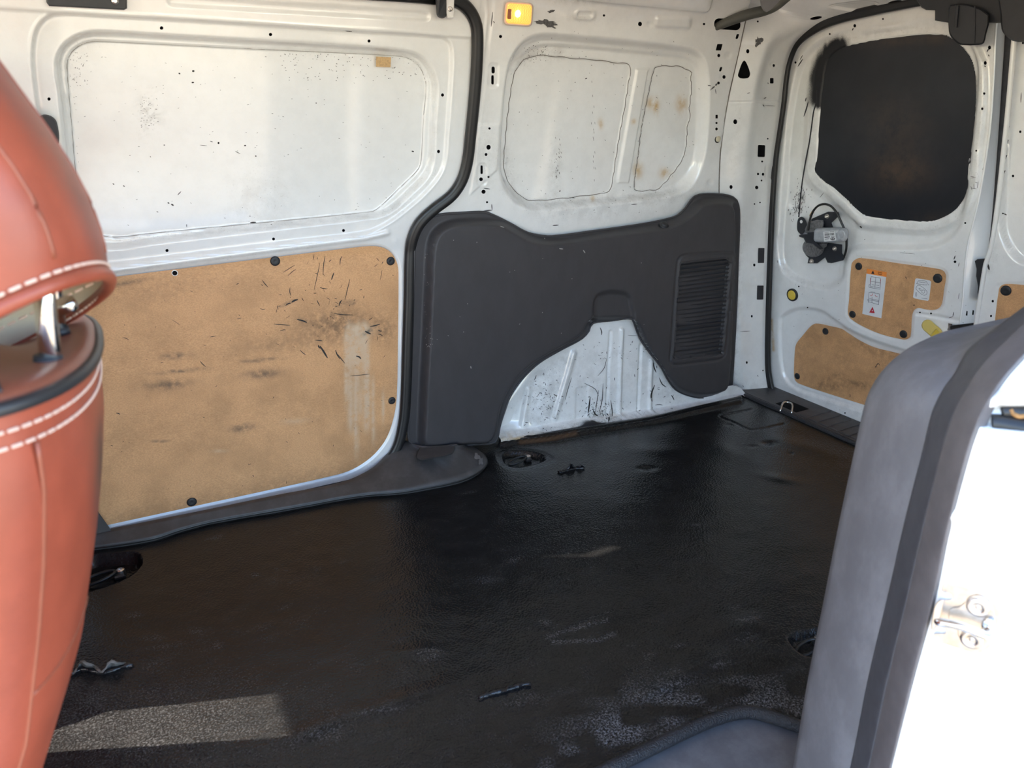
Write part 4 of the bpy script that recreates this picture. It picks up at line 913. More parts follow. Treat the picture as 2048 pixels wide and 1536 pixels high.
def fl_relief(px, py):
    h = dent(REC_A, px, py, .003, 3, 2) + dent(REC_A2, px, py, .016, 4, 2) + dent(REC_B, px, py, .03, 6, 3) + dent(REC_C, px, py, .02, 8, 3)
    h += bead(smooth(HATCH, 3, False), px, py, -.003, 1.6)
    # bumps, folds and dents in the loose mat
    for x, y, rx, ry, hh, an in [(1295, 937, 16, 4, -.006, 0), (1538, 886, 14, 4, -.006, 0), (1505, 893, 10, 3, -.003, 0), (1582, 907, 5, 2, -.003, 0), (1560, 957, 36, 7, .005, 10), (1600, 890, 60, 12, .004, 15), (1450, 900, 60, 14, .003, 20), (1330, 900, 60, 10, .003, 0), (1200, 1000, 110, 24, .0015, 10), (900, 1040, 60, 8, .002, -8), (1400, 1330, 60, 18, .006, -20), (1320, 1375, 40, 10, .006, -20), (1220, 1250, 70, 18, .003, -5), (1480, 1250, 50, 20, .003, -10), (620, 1460, 60, 16, .004, -25), (800, 1400, 120, 14, .004, -18), (840, 1300, 40, 10, .003, -5), (1460, 850, 8, 3, -.003, 0)]:
        h += hh * blob(px, py, x, y, rx, ry, an)
    h += .0016 * (vnoise(px / 70, py / 34) - .5) + .0008 * (vnoise(px / 26, py / 14) - .5)
    # ridge turned up along the wheel arch and rolled edge before the side step
    h += .016 * np.exp(-(dline([(1000, 886), (1046, 880), (1110, 872), (1171, 862), (1300, 842), (1420, 814), (1480, 800)], px, py, False, 40) / 6) ** 2)
    h += bead([(1080, 1160 + 100), (1120, 1265), (1180, 1240), (1225, 1225)], px, py, .0012, 3)
    return h
FL.relief(fl_relief); px, py = FL.px, FL.py
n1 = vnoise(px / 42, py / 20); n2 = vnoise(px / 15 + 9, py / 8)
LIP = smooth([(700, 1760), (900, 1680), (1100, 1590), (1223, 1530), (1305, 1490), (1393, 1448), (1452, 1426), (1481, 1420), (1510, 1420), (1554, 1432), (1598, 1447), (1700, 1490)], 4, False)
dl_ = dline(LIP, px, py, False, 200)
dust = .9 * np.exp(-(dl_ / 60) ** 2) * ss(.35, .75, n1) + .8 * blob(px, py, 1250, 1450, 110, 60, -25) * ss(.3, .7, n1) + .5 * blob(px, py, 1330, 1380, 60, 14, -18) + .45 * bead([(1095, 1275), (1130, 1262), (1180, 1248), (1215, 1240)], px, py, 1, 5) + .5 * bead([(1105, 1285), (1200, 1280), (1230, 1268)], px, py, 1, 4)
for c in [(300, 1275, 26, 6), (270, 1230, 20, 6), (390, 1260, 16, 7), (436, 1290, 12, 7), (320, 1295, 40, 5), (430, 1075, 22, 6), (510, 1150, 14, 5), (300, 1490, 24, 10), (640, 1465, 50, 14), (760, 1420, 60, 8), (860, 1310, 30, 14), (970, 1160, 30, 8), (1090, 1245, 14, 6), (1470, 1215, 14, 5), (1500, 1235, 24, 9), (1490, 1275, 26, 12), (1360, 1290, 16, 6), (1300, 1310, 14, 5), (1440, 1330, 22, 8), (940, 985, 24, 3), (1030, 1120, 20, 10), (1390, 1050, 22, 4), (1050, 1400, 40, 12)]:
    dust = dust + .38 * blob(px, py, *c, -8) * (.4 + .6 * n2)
FL.attr[..., 0] = np.clip(dust + .26 * blob(px, py, 250, 1450, 330, 90) + .04 * ss(.5, .85, n1), 0, 1)  # the wide blob pales the mat to brighten its sun patch; the rest is dust
FL.attr[..., 2] = .8 * bead([(1042, 884), (1100, 878), (1150, 866)], px, py, 1, 5)
ylip = np.array([s_floor(np.array([a]), np.array([b]))[0] for a, b in LIP])
xs = np.r_[-2, ylip[:, 0][::1]]; ysl = np.r_[ylip[0, 1], ylip[:, 1]]
o_ = np.argsort(xs); keepf = FL.B[..., 1] > np.interp(FL.B[..., 0], xs[o_], ysl[o_])
fl_ = thing('floor', (.8, 1.2, 0), 'worn black rubber load floor mat with dents and dust', 'floor', kind='structure')
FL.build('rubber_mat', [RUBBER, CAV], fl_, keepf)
lip3 = np.vstack([[(-.62, ylip[0, 1], -.006)], np.c_[ylip[:, :2], np.full(len(ylip), -.006)]])
RUBBER_E = simple('ribbed_rubber_edge', (.022, .022, .026), .30, bscale=300, bstr=1.0, bdist=.004)
mk('mat_edge', *tube(resample(lip3, 160), .0115, 10), RUBBER_E, fl_)
mk('mat_edge', *tube([(1.968, y, .002) for y in np.linspace(.5, 1.70, 30)], .009, 8), RUBBER_E, fl_)
mk('underfloor', *box((-1.7, .45, -.2), (2.1, 1.8, -.055)), CAV, fl_, False)

# ---- roof, near side, cab shell: the rest of the van around the photographed part
cz = thing('ceiling', (.4, 1.08, 1.3), 'white steel van roof skin above the load space', 'ceiling', kind='structure')
YY = np.linspace(.36, 1.72, 40); XX = np.linspace(-1.25, 1.84, 60)
Xg, Yg = np.meshgrid(XX, YY, indexing='ij'); s_ = np.clip(np.abs(Yg - 1.06) / .66, 0, 1)
mk('roof_skin', np.stack([Xg, Yg, 1.40 - .10 * s_ ** 4 - .02 * s_ ** 2], -1).reshape(-1, 3), np.array([(i * 40 + j, i * 40 + j + 1, (i + 1) * 40 + j + 1, (i + 1) * 40 + j) for i in range(59) for j in range(39)]), PAINT, cz)
mk('roof_rear', *box((1.80, .28, 1.345), (2.24, 1.86, 1.40)), PAINT, cz, False)
mk('roof_gutter', *box((-.30, 1.66, 1.375), (1.80, 1.86, 1.41)), PAINT, cz, False)
wn = thing('wall_near', (1.4, .4, .0), 'white near body side around the open side door', 'wall', kind='structure')
mk('quarter_panel', *box((1.10, .28, -.05), (2.05, .345, 1.34)), PAINT, wn, False)
mk('door_header', *box((-1.25, .24, 1.26), (.95, .40, 1.36)), PAINT, wn, False)
mk('front_pillar', *box((-.62, .22, -.1), (-.50, .36, 1.25)), PAINT, wn, False)
mk('front_door_lower', *box((-1.55, .20, -.2), (-.62, .34, .72)), PAINT, wn, False)
mk('sill_box', *box((-.62, .20, -.30), (.62, .40, -.05)), PAINT, wn, False)
wc = thing('wall_front', (-1.5, 1.08, 0), 'cab bulkhead and far cab side ahead of the seats', 'wall', kind='structure')
mk('dashboard', *rbox((-1.75, .25, -.25), (-1.15, 1.85, .66), .06), TRIM, wc, False)
wcf = thing('wall_cab', (-.9, 1.78, -.2), 'white cab side beyond the unseen far front seat', 'wall', kind='structure')
mk('far_cab_side', *box((-1.6, 1.745, -.25), (-.30, 1.82, .72)), PAINT, wcf, False)
mk('far_cab_pillar', *box((-.50, 1.745, .70), (-.30, 1.80, 1.25)), PAINT, wcf, False)
mk('far_cab_rail', *box((-1.24, 1.58, 1.275), (-.30, 1.74, 1.37)), PAINT, cz, False)
mk('windscreen_header', *box((-1.24, .40, 1.265), (-1.12, 1.72, 1.37)), PAINT, cz, False)
mk('cab_floor', *box((-1.6, .34, -.3), (-.45, 1.75, -.2)), TRIM, fl_, False)

# ================================================================== THINGS
# ---- weatherstrips
BULB_PROF = [(.2, -1.0), (.75, -.95), (1.05, -.6), (1.1, -.15), (1.0, .15), (.98, .35), (.95, .6), (.75, .92), (.2, 1.0), (-.3, .6), (-.3, -.6)]
P3 = s_far(SEAL_FAR[:, 0], SEAL_FAR[:, 1], .006); P3 = resample(P3, 200)
o = thing('weatherstrip', P3[120], 'black rubber weatherstrip around the closed sliding door', 'weatherstrip')
mk('seal_bulb', *tube(P3, .0145, prof=BULB_PROF, ref=(0, -1, 0)), SEAL, o)
P3 = resample(s_rear(SEAL_REAR[:, 0], SEAL_REAR[:, 1], .016), 200)
o = thing('weatherstrip', P3[100], 'black rubber weatherstrip around the rear door opening', 'weatherstrip')
mk('seal_bulb', *tube(P3, .0130, prof=BULB_PROF, ref=(-1, 0, 0)), SEAL, o)

# ---- charcoal trim panel over the wheel arch
C_OUT = smooth([(829, 469), (834, 456), (846, 442), (878, 430), (925, 426), (968, 424.5), (985, 430), (1022, 448), (1053, 465), (1077, 471), (1104, 473), (1190, 462), (1288, 448), (1327, 440), (1354, 432), (1370, 418), (1381, 402), (1390, 393), (1404, 389), (1440, 389), (1465, 394), (1476, 405), (1479, 438), (1476, 530), (1473, 614), (1469, 690), (1465.5, 750), (1463, 780), (1458, 789), (1405, 796), (1374, 790), (1350, 778), (1335, 758), (1323, 735), (1299, 704), (1280, 676), (1270, 650), (1264, 637.5), (1225, 641), (1184, 647), (1178, 662), (1163, 678), (1120, 701), (1077, 727), (1045, 758), (1022, 790), (1010, 821), (1000, 852), (991, 884), (950, 889), (909, 893), (868, 895), (842, 895), (826, 888), (817, 878), (820, 800), (823, 711), (827, 600), (829, 516)], 4)
C_FACE = smooth([(858, 672), (863, 560), (866, 500), (872, 476), (884, 462), (910, 452), (955, 450), (1000, 453), (1030, 468), (1053, 481), (1080, 489), (1112, 491), (1200, 478), (1288, 465), (1330, 457), (1362, 445), (1384, 428), (1402, 412), (1440, 408), (1462, 412), (1470, 425), (1470, 530), (1466, 640), (1459, 760), (1452, 780), (1405, 788), (1374, 782), (1350, 768), (1300, 697), (1270, 640), (1225, 634), (1180, 640), (1160, 670), (1077, 719), (1040, 750), (1014, 786), (1000, 820), (984, 880), (940, 886), (880, 890), (852, 886), (850, 840)], 4)
POCKET = smooth([(1180, 655), (1184, 640), (1186, 604), (1194, 589), (1212, 581.5), (1238, 581), (1255, 586), (1263, 598), (1266, 645)], 4)
VENT_O = smooth([(1342, 700), (1348, 610), (1356, 522), (1362, 513), (1374, 509.5), (1415, 507), (1455, 504.5), (1465, 507), (1469, 516), (1464, 570), (1457, 640), (1451, 706), (1447, 714), (1438, 719.5), (1395, 725), (1350, 730.5), (1342, 727), (1340, 718)], 4)
VENT_I = [(1362, 529), (1456, 518.5), (1440, 706.5), (1348, 717)]
X, Z = np.meshgrid(np.arange(.66, 1.99, .0035), np.arange(.01, .76, .0035), indexing='ij')
def cl_y(X, Z): return 1.735 - .035 * ss(.68, 1.0, X) * 0 - .02 * ss(1.2, 1.95, X)
CL = Sheet(np.stack([X, cl_y(X, Z), Z], -1))
def cl_relief(px, py):
    h = .042 * (1 - ss(-3, 16, sdf(C_FACE, px, py)))
    h += dent(POCKET, px, py, .014, 9, 2)
    h += bead(VENT_O, px, py, -.004, 2.0, True) + dent(offset_poly(VENT_O, -3), px, py, -.0015, 3, 1)
    h += dent(VENT_I, px, py, .020, 2, 1)
    h += .0025 * blob(px, py, 1002, 452, 12, 4) + bead([(912, 441), (928, 440)], px, py, -.0015, 1.5)
    h += bead([(1462, 598), (1460, 622)], px, py, -.006, 2.5)
    return h
CL.relief(cl_relief, 4); px, py = CL.px, CL.py
tp = thing('side_trim_panel', (1.3, 1.70, .02), 'charcoal plastic side trim panel with louvred vent, cut out around the white wheel arch', 'trim panel')
dO = sdf(C_OUT, px, py)
# trim the grid to the outline by sliding border vertices onto it
CL.build('trim_body', [TRIM, CAV], tp, dO < 1.5, attr=False)
rim3 = np.array([CL.pt(x, y, -.001) for x, y in resample(C_OUT, 240, True)])
mk('trim_rim', *tube(rim3, .0036, 6, True), TRIM, tp)
cll = lambda x, y, off: CL.pt(x, y, off)
vg = mk('vent_frame', *tube([CL.pt(x, y, .001) for x, y in resample(smooth([(1360, 526), (1370, 524.5), (1450, 516.5), (1457, 521), (1456, 530), (1442, 700), (1438, 708), (1352, 718), (1346, 714), (1348, 705)], 3), 80, True)], .0022, 6, True), TRIM, tp)
vi = np.array(VENT_I, float)
for k in range(23):
    f = (k + .5) / 23; a = vi[0] + (vi[3] - vi[0]) * f; b = vi[1] + (vi[2] - vi[1]) * f
    e_ = (b - a) / np.linalg.norm(b - a)
    pa = CL.pt(*(a - e_ * 5), -.0035) ; pb = CL.pt(*(b + e_ * 5), -.0035)
    sw = [(-.0030, -.004), (.0034, .0), (.0034, .0026), (-.0030, -.0014)]
    mk('slat', *tube([pa, (pa + pb) / 2, pb], 1.0, prof=[(-q, p_) for p_, q in sw], ref=(0, 1, 0)), TRIM, vg, False)
o = inst('trim_cap', local_mesh('trim_cap', *lathe([(.016, -.004), (.0165, .004), (.015, .006), (.0115, .0062), (.0110, .010), (.009, .0115), (.001, .0115)], 22), CLIP), CL.pt(1327.5, 452, -.001), rot_to((0, -.55, .83)), tp); o['label'] = 'round black push-in cap'
parts = []
for k in range(60):
    t = rng.random()
    x, y = (rng.gauss(852, 3), rng.choice([512, 518, 550, 568, 605, 625, 660, 690]) + rng.uniform(-5, 5)) if t < .5 else (rng.gauss(862, 5), rng.gauss(680, 14)) if t < .75 else (rng.uniform(870, 1290), rng.uniform(470, 820))
    L = rng.uniform(.8, 3); a_ = rng.uniform(0, 3.1); parts.append(ribbon([(x, y), (x + L * math.cos(a_), y + L * math.sin(a_))], rng.uniform(.6, 1.6), cll, .0009))
for a, b in [((1118, 497), (1126, 498)), ((1166, 500), (1170, 506)), ((1000, 452), (1008, 455)), ((941, 732), (942, 737))]: parts.append(ribbon([a, b], 2, cll, .0009))
DUSTM = simple('pale_scuff', (.42, .40, .37), .8)
o = mk('scuff_marks', *merge(*parts), DUSTM, tp, False); o['kind'] = 'stuff'

# ---- sill trim along the closed sliding door
S_EDGE = smooth([(60, 1110), (186, 1098), (302, 1080), (366, 1060), (426, 1045), (590, 1016), (719, 993), (800, 986), (856, 977), (910, 966), (940, 956), (963, 942), (973, 927), (969, 915), (956, 904), (938, 894)], 8, False)
S_BACK = smooth([(60, 1100), (186, 1070), (260, 1055), (330, 1041), (400, 1027), (560, 993.5), (690, 967), (748, 940), (782, 908), (812, 884), (836, 891), (862, 894), (882, 894), (897, 893), (907, 891), (917, 890)], 8, False)
st = thing('sill_trim', (.4, 1.65, 0), 'charcoal plastic sill trim under the sliding door with a rounded end', 'sill trim')
ea = S_EDGE; eb = S_BACK; NS = len(ea)
Pe = s_floor(ea[:, 0], ea[:, 1], .004); Pt = s_floor(ea[:, 0], ea[:, 1] - 5, .014); Pb = s_floor(eb[:, 0], eb[:, 1], .03)
zb = .028 + .047 * ss(.42, .60, np.linspace(0, 1, NS)); Pb = np.array([s_floor(np.array([a]), np.array([b]), z)[0] for (a, b), z in zip(eb, zb)])
rows = [Pe + [0, 0, -.02], Pe, Pt] + [Pt + (Pb - Pt) * u for u in np.linspace(0, 1, 10)[1:]] + [Pb + [0, .02, -.004]]
G = np.array(rows); nr, nc = G.shape[:2]
mk('sill_body', G.reshape(-1, 3), np.array([(i * nc + j, (i + 1) * nc + j, (i + 1) * nc + j + 1, i * nc + j + 1) for i in range(nr - 1) for j in range(nc - 1)]), SILL, st)
mk('edge_bead', *tube(Pe + [0, 0, .003], .004, 6), SEAL, st)
mk('corner_moulding', *prism(smooth([(838, 897), (846, 894), (909, 892), (905, 908), (860, 918), (842, 921), (832, 915)], 3), s_floor, .045, .075, 2), SILL, st, False)
o = mk('rusty_screw', *tube(np.array([s_floor(np.array([x]), np.array([y]), z)[0] for x, y, z in [(905, 905, .03), (905, 899, .045), (904, 893, .06)]]), .0035, 6), RUST, st); o['label'] = 'small rusty screw'
mk('front_upstand', *prism([(150, 1010), (190, 1014), (201, 1030), (224, 1062), (150, 1082)], s_far, .02, .03, 2), SILL, st, False)

_sl = sv(s_floor)
o = mk('worn_patch', *merge(patch(splat(952, 912, 12, 7, 18, .5, 21, 40), lambda x, y, off: _sl(x, y, .030 + off), .001), patch(splat(962, 922, 6, 9, 14, .5, 22, 10), lambda x, y, off: _sl(x, y, .026 + off), .001)), simple('pale_wear', (.20, .19, .19), .7), st, False)
# ---- scuff plate on the rear sill
sp_ = thing('scuff_plate', (2.02, 1.1, 0), 'ribbed charcoal plastic scuff plate along the rear door sill', 'scuff plate')
mk('plate', *rbox((1.972, .5, -.02), (2.125, 1.735, .010), .004), SILL, sp_, False)
rib = local_mesh('rib', *rbox((-.062, -.0165, 0), (.062, .0165, .004), .002), SILL, False)
for k in range(26):
    y = 1.44 - .040 * k
    if y > .55: inst('rib', rib, (2.045, y, .009), None, sp_)
mk('latch_recess', *rbox((1.99, 1.475, .008), (2.055, 1.565, .0115), .001), CAV, sp_, False)
lp = s_floor(np.array([1560., 1564, 1572, 1582, 1583]), np.array([823., 818, 816, 820, 827]), .012); lp[1:4, 2] += .022
mk('latch_loop', *tube(smooth(lp, 4, False), .0035, 8), CHROME, sp_)['label'] = 'bright steel latch loop'

# ---- lashing rings sunk in the floor
def tie_down(cx, cy, label, s=1.0, z=-.014, flip=1):
    c = s_floor(np.array([cx]), np.array([cy]), z)[0]
    t = thing('lashing_ring', c, label, 'lashing ring')
    pts = [c + np.array([(-.030 + .030 * math.cos(a)) * s, .013 * math.sin(a) * s, .006 + .006 * math.cos(a)]) for a in np.linspace(0, 2 * math.pi, 24, endpoint=False)]
    mk('ring', *tube(pts, .0030 * s, 8, True), DKMETAL, t)
    mk('bracket', *rbox(c + [-.004 * s, -.012 * s, -.004], c + [.016 * s, .012 * s, .007], .003), DKMETAL, t, False)
    inst('bolt', hexm, c + [.008 * s, .004 * s, .006], None, t, (1.5, 1.5, 1.5))
    return t
tie_down(1052, 920, 'black lashing ring in the small floor recess beside the wheel arch')
tie_down(232, 1152, 'lashing ring in the deep floor recess below the sliding door', 1.25, -.027)
tie_down(1634, 1290, 'lashing ring in the floor recess beside the dusty pillar trim', 1.0, -.018)

# ---- torn flaps of the mat
def flap(px_pts, label, h, mat, seed):
    r = random.Random(seed); p = resample(smooth(px_pts, 4, False), 22); base = s_floor(p[:, 0], p[:, 1], .001)
    t = thing('torn_mat_flap', base.mean(0), label, 'rubber scrap')
    rows = [base + [0, .004, -.004], base]
    for k in range(1, 6):
        u = k / 5; rows.append(base + np.array([[r.uniform(-.003, .003), -.010 * u + .004 * math.sin(i * 1.3 + seed), h * math.sin(u * 2.2) * (.30 + .9 * abs(math.sin(i * .33 + seed)) ** 2) * math.sin(math.pi * (i + .5) / 22) ** .5] for i in range(22)]))
    G = np.array(rows); nr, nc = G.shape[:2]
    mk('flap', G.reshape(-1, 3), [(i * nc + j, (i + 1) * nc + j, (i + 1) * nc + j + 1, i * nc + j + 1) for i in range(nr - 1) for j in range(nc - 1)], mat, t)
    mk('torn_underside', *tube(base + [0, -.006, .001], [.0035 + .003 * r.random() for _ in range(22)], 6), GREASE, t)
flap([(142, 1345), (165, 1335), (205, 1342), (240, 1332), (266, 1325)], 'curled grey torn strip of floor mat beside the red seat', .022, TORN, 3)
flap([(85, 1366), (100, 1362), (118, 1355), (122, 1350)], 'small torn tuft of floor mat tucked by the red seat', .014, TORN, 5)
flap([(1116, 944), (1130, 940), (1148, 936), (1166, 935)], 'lump of torn black rubber behind the floor recess', .018, GREASE, 8)
flap([(955, 1392), (980, 1383), (1010, 1376), (1040, 1366), (1058, 1364)], 'long glossy gash torn in the middle of the floor mat', .007, GREASE, 4)

# ---- interior lamp on the roof rail
lamp_off = .004
lm = thing('interior_lamp', sv(s_far)(1038, 30, .0), 'lit amber interior lamp on the white roof rail', 'lamp')
mk('lamp_housing', *prism(smooth(rrect(1008, 4, 1066, 52, 9, ang=4), 1), s_far, .0, .014, 2), simple('lamp_housing_plastic', (.75, .60, .50), .4), lm, False)
mk('lens', *prism(rrect(1013, 8, 1063, 48, 7, ang=4), s_far, .012, .020, 3), AMBER, lm, False)
for k in range(7):
    x = 1028 + k * 4.6
    mk('lens_rib', *tube(s_far(np.array([x + 1.5, x - 1.5]), np.array([12., 45.]), .0200), .0007, 5), AMBER, lm)
mk('switch', *prism(rrect(1015, 18, 1023, 38, 2, ang=4), s_far, .018, .023, 1), simple('lamp_switch', (.35, .12, .06), .4), lm, False)
bm = local_mesh('bulb', *lathe([(.001, -.008), (.005, -.006), (.0075, 0), (.005, .006), (.001, .008)], 14), BULB)
inst('bulb', bm, sv(s_far)(1035, 27, .0195), None, lm)

# ---- upper roller bracket of the sliding door
rb_ = thing('roller_bracket', sv(s_far)(892, 20, .03), 'black and white upper roller bracket over the sliding door corner', 'bracket')
mk('roller_stop', *prism(smooth([(873, -30), (873, 28), (876, 34), (884, 37), (891, 34), (893, 30), (893, -30)], 2), s_far, .01, .045, 3), BLACKPL, rb_, False)
bp = mk('bracket_plate', *prism([(892, -30), (892, 26), (894, 36), (905, 36), (908, 32), (910, -30)], s_far, .01, .04, 1), PAINT, rb_, False)
inst('bolt', hexm, sv(s_far)(899.5, 17.5, .04), rot_to((0, -1, 0)), bp)
mk('guide_rail', *tube(s_far(np.array([600., 700, 800, 872]), np.array([-14., -8, -2, 4]), .02), .006, 8), SEAL, rb_)

# ---- grey tube running from the body side to the roof
tpth = smooth([(1432, 54), (1440, 50), (1470, 38), (1500, 28), (1528, 21), (1550, 12), (1575, -8)], 4, False)
off_ = np.interp(np.arange(len(tpth)), [0, 8, 16, len(tpth) - 1], [-.008, .02, .03, .05])
tb = thing('wiring_tube', sv(s_far)(1500, 28, .02), 'grey rubber wiring tube bridging the oblong hole and the roof', 'tube')
mk('tube_body', *tube(np.array([sv(s_far)(x, y, o_2) for (x, y), o_2 in zip(tpth, off_)]), [.010 + .004 * min(1, i / 10) for i in range(len(tpth))], 12), STRUT, tb)
mk('tube_socket', *prism(smooth([(1522, -20), (1521, 8), (1526, 20), (1534, 26), (1556, 14), (1570, 4), (1575, -20)], 3), s_far, .02, .05, 3), simple('grey_socket', (.28, .27, .27), .6), tb, False)

# ---- black latch cover hanging at the top of the rear doors
lc = thing('latch_cover', s_rear(np.array([1950.]), np.array([40.]), .03)[0], 'black plastic latch cover hanging above the rear door split', 'latch cover')
mk('cover_back', *prism([(1833, -60), (1833, 0), (1843, 15), (1852, 20), (1870, 20.5), (1870, 41), (1900, 46), (2060, 46), (2060, -60)], s_rear, .02, .05, 2), BLACKPL, lc, False)
mk('cover_block', *prism(smooth([(1897, 30), (1897.5, 62), (1902, 74), (1913, 85), (1923, 90), (1958, 90), (1968, 86), (1972, 70), (1978, 30), (1940, 10), (1900, 10)], 2), s_rear, .04, .075, 3), BLACKPL, lc, False)
mk('cover_rib', *prism([(1911, 10), (1918, 12), (1914, 55), (1908, 54)], s_rear, .074, .080, 1), BLACKPL, lc, False)
mk('cover_rib', *prism([(1948, 12), (1951, 12), (1950, 86), (1947, 86)], s_rear, .074, .077, .5), BLACKPL, lc, False)
mk('cover_wing', *prism(smooth([(2000, -40), (2001, 30), (2003, 58), (2010, 70), (2026, 82), (2048, 84), (2100, 84), (2100, -40)], 2), s_rear, .05, .09, 3), BLACKPL, lc, False)
mk('cover_slot', *prism([(1902, 14), (1909, 14), (1907, 38), (1900, 37)], s_rear, .048, .053, .5), CAV, lc, False)

# ---- rear wiper motor on door_2 (zoom frame: px = 1560 + x/8.533, py = 380 + y/8.533)
def zz(*pts): return [(1560 + x / 8.533, 380 + y / 8.533) for x, y in pts]
wm = thing('wiper_motor', srl(1640, 470, -.01), 'exposed rear wiper motor with black bracket, grey can and looped cable', 'wiper motor')
br = mk('bracket_plate', *prism(zz((540, 490), (820, 370), (1000, 375), (1020, 430), (880, 560), (910, 640), (700, 640), (520, 560)), s_rear, -.018, -.006, .6), BLACKPL, wm, False)
mk('bracket_plate', *prism(zz((820, 900), (1060, 930), (1060, 1080), (1110, 1150), (1080, 1200), (880, 1250), (810, 1240), (770, 1150), (720, 1190), (640, 1250), (470, 1250), (490, 1160), (430, 1100), (700, 1050)), s_rear, -.018, -.004, .6), BLACKPL, wm, False)
mk('bracket_ear', *prism(smooth(zz((300, 700), (290, 600), (310, 490), (370, 455), (430, 500), (460, 600), (430, 690), (370, 760)), 3), s_rear, -.016, -.004, .6), BLACKPL, wm, False)
mk('ear_hole', *prism(ellipse(*zz((362, 540))[0], 2.8, 3.4, 12), s_rear, -.005, -.0034, 0), PAINT, wm, False)
gb = mk('gearbox', *prism(ellipse(*zz((570, 980))[0], 22, 19.5, 28), s_rear, -.02, .012, 3), CAST, wm, False)
mk('gearbox_top', *prism(smooth(zz((520, 540), (740, 515), (740, 640), (660, 720), (480, 760), (420, 680)), 2), s_rear, -.015, .016, 2), CAST, wm, False)
mk('gearbox_rib', *prism(zz((480, 960), (520, 950), (560, 1060), (700, 1040), (700, 1070), (560, 1110), (500, 1090)), s_rear, .011, .016, .6), CAST, gb, False)
mk('gearbox_rib', *prism(zz((640, 920), (800, 900), (800, 960), (720, 1010), (650, 980)), s_rear, .005, .016, .8), CAST, gb, False)
mk('connector', *prism(zz((325, 770), (370, 755), (470, 750), (470, 720), (620, 715), (640, 760), (700, 770), (700, 810), (650, 830), (640, 900), (740, 1000), (680, 1020), (560, 920), (440, 900), (400, 820), (330, 800)), s_rear, .0, .034, 1.2), BLACKPL, wm, False)
a0 = srl(*zz((650, 770))[0], .022); a1 = srl(*zz((1020, 765))[0], .022); ax_ = (a1 - a0) / np.linalg.norm(a1 - a0)
mc = mk('motor_can', *tube([a0, a0 + ax_ * .002, a1, a1 + ax_ * .004, a1 + ax_ * .010, a1 + ax_ * .012], [.023, .0235, .0235, .0225, .017, .010], 24, ref=(-1, 0, 0), prof=[(max(-1, min(1, 1.25 * math.cos(t))) * .86, math.sin(t)) for t in np.linspace(0, 2 * math.pi, 24, endpoint=False)]), MOTOR, wm)
mk('motor_end_cap', *tube([a1 - ax_ * .003, a1 + ax_ * .016, a1 + ax_ * .019], [.021, .021, .016], 20, ref=(-1, 0, 0)), MOTOR, mc)
mk('end_dimple', *prism(ellipse(*zz((1060, 760))[0], 6, 8, 18), s_rear, .040, .0445, 1.5), MOTOR, mc, False)
LBO = .0455
lb = mk('motor_label', *prism(zz((735, 715), (940, 695), (960, 860), (755, 880)), s_rear, LBO - .004, LBO, 0), PAPER, mc, False)
parts = []; 
xb = 760
while xb < 925:
    w_ = rng.choice([4, 6, 10]); parts.append(prism(zz((xb, 742 - (xb - 760) * .06), (xb + w_, 742 - (xb - 760) * .06), (xb + w_ + 3, 782 - (xb - 760) * .06), (xb + 3, 782 - (xb - 760) * .06)), s_rear, LBO - .001, LBO + .0003, 0)); xb += w_ + rng.choice([4, 6, 9])
parts += [prism(zz((760, 800), (850, 793), (851, 806), (761, 813)), s_rear, LBO - .001, LBO + .0003, 0), prism(zz((870, 797), (935, 791), (935, 797), (870, 803)), s_rear, LBO - .001, LBO + .0003, 0), prism(zz((765, 835), (840, 828), (840, 834), (765, 841)), s_rear, LBO - .001, LBO + .0003, 0), prism(zz((768, 852), (830, 846), (830, 851), (768, 857)), s_rear, LBO - .001, LBO + .0003, 0), prism(zz((760, 722), (835, 715), (835, 721), (760, 728)), s_rear, LBO - .001, LBO + .0003, 0), prism(zz((850, 713), (925, 706), (925, 712), (850, 719)), s_rear, LBO - .001, LBO + .0003, 0), prism(ellipse(*zz((900, 832))[0], 4.7, 2.8, 18, -4), s_rear, LBO - .001, LBO + .0003, 0)]
mk('label_print', *merge(*parts), INK, mc, False)
mk('logo_strokes', *merge(*[prism(zz((x, 826), (x + 12, 824), (x + 9, 840), (x - 2, 841)), s_rear, LBO, LBO + .0005, 0) for x in (875, 895, 913)]), PAPER, mc, False)
cable = smooth(zz((480, 690), (500, 560), (530, 440), (580, 340), (660, 265), (760, 240), (860, 270), (940, 350), (1000, 450), (1050, 560), (1090, 650), (1130, 780), (1135, 950), (1120, 1060), (1085, 1150)), 4, False)
mk('cable', *tube(np.array([srl(x, y, o_2) for (x, y), o_2 in zip(cable, np.interp(np.arange(len(cable)), [0, 20, 40, len(cable) - 1], [.025, .02, .016, .0]))]), .0036, 8), SEAL, wm)
o = mk('cable_tape', *tube(np.array([srl(x, y, .0215) for x, y in zz((520, 440), (545, 400), (560, 370))]), .0042, 8), TAPE, wm)
bolt2 = local_mesh('bolt', *lathe([(.0078, 0), (.0078, .0015), (.0055, .002), (.0053, .006), (.004, .007), (.0035, .004), (.001, .004)], 14), ZINC, False)
for x, y in [(805, 450), (935, 1000), (545, 1215)]: inst('bolt', bolt2, srl(*zz((x, y))[0], -.004), rot_to(RN), wm)

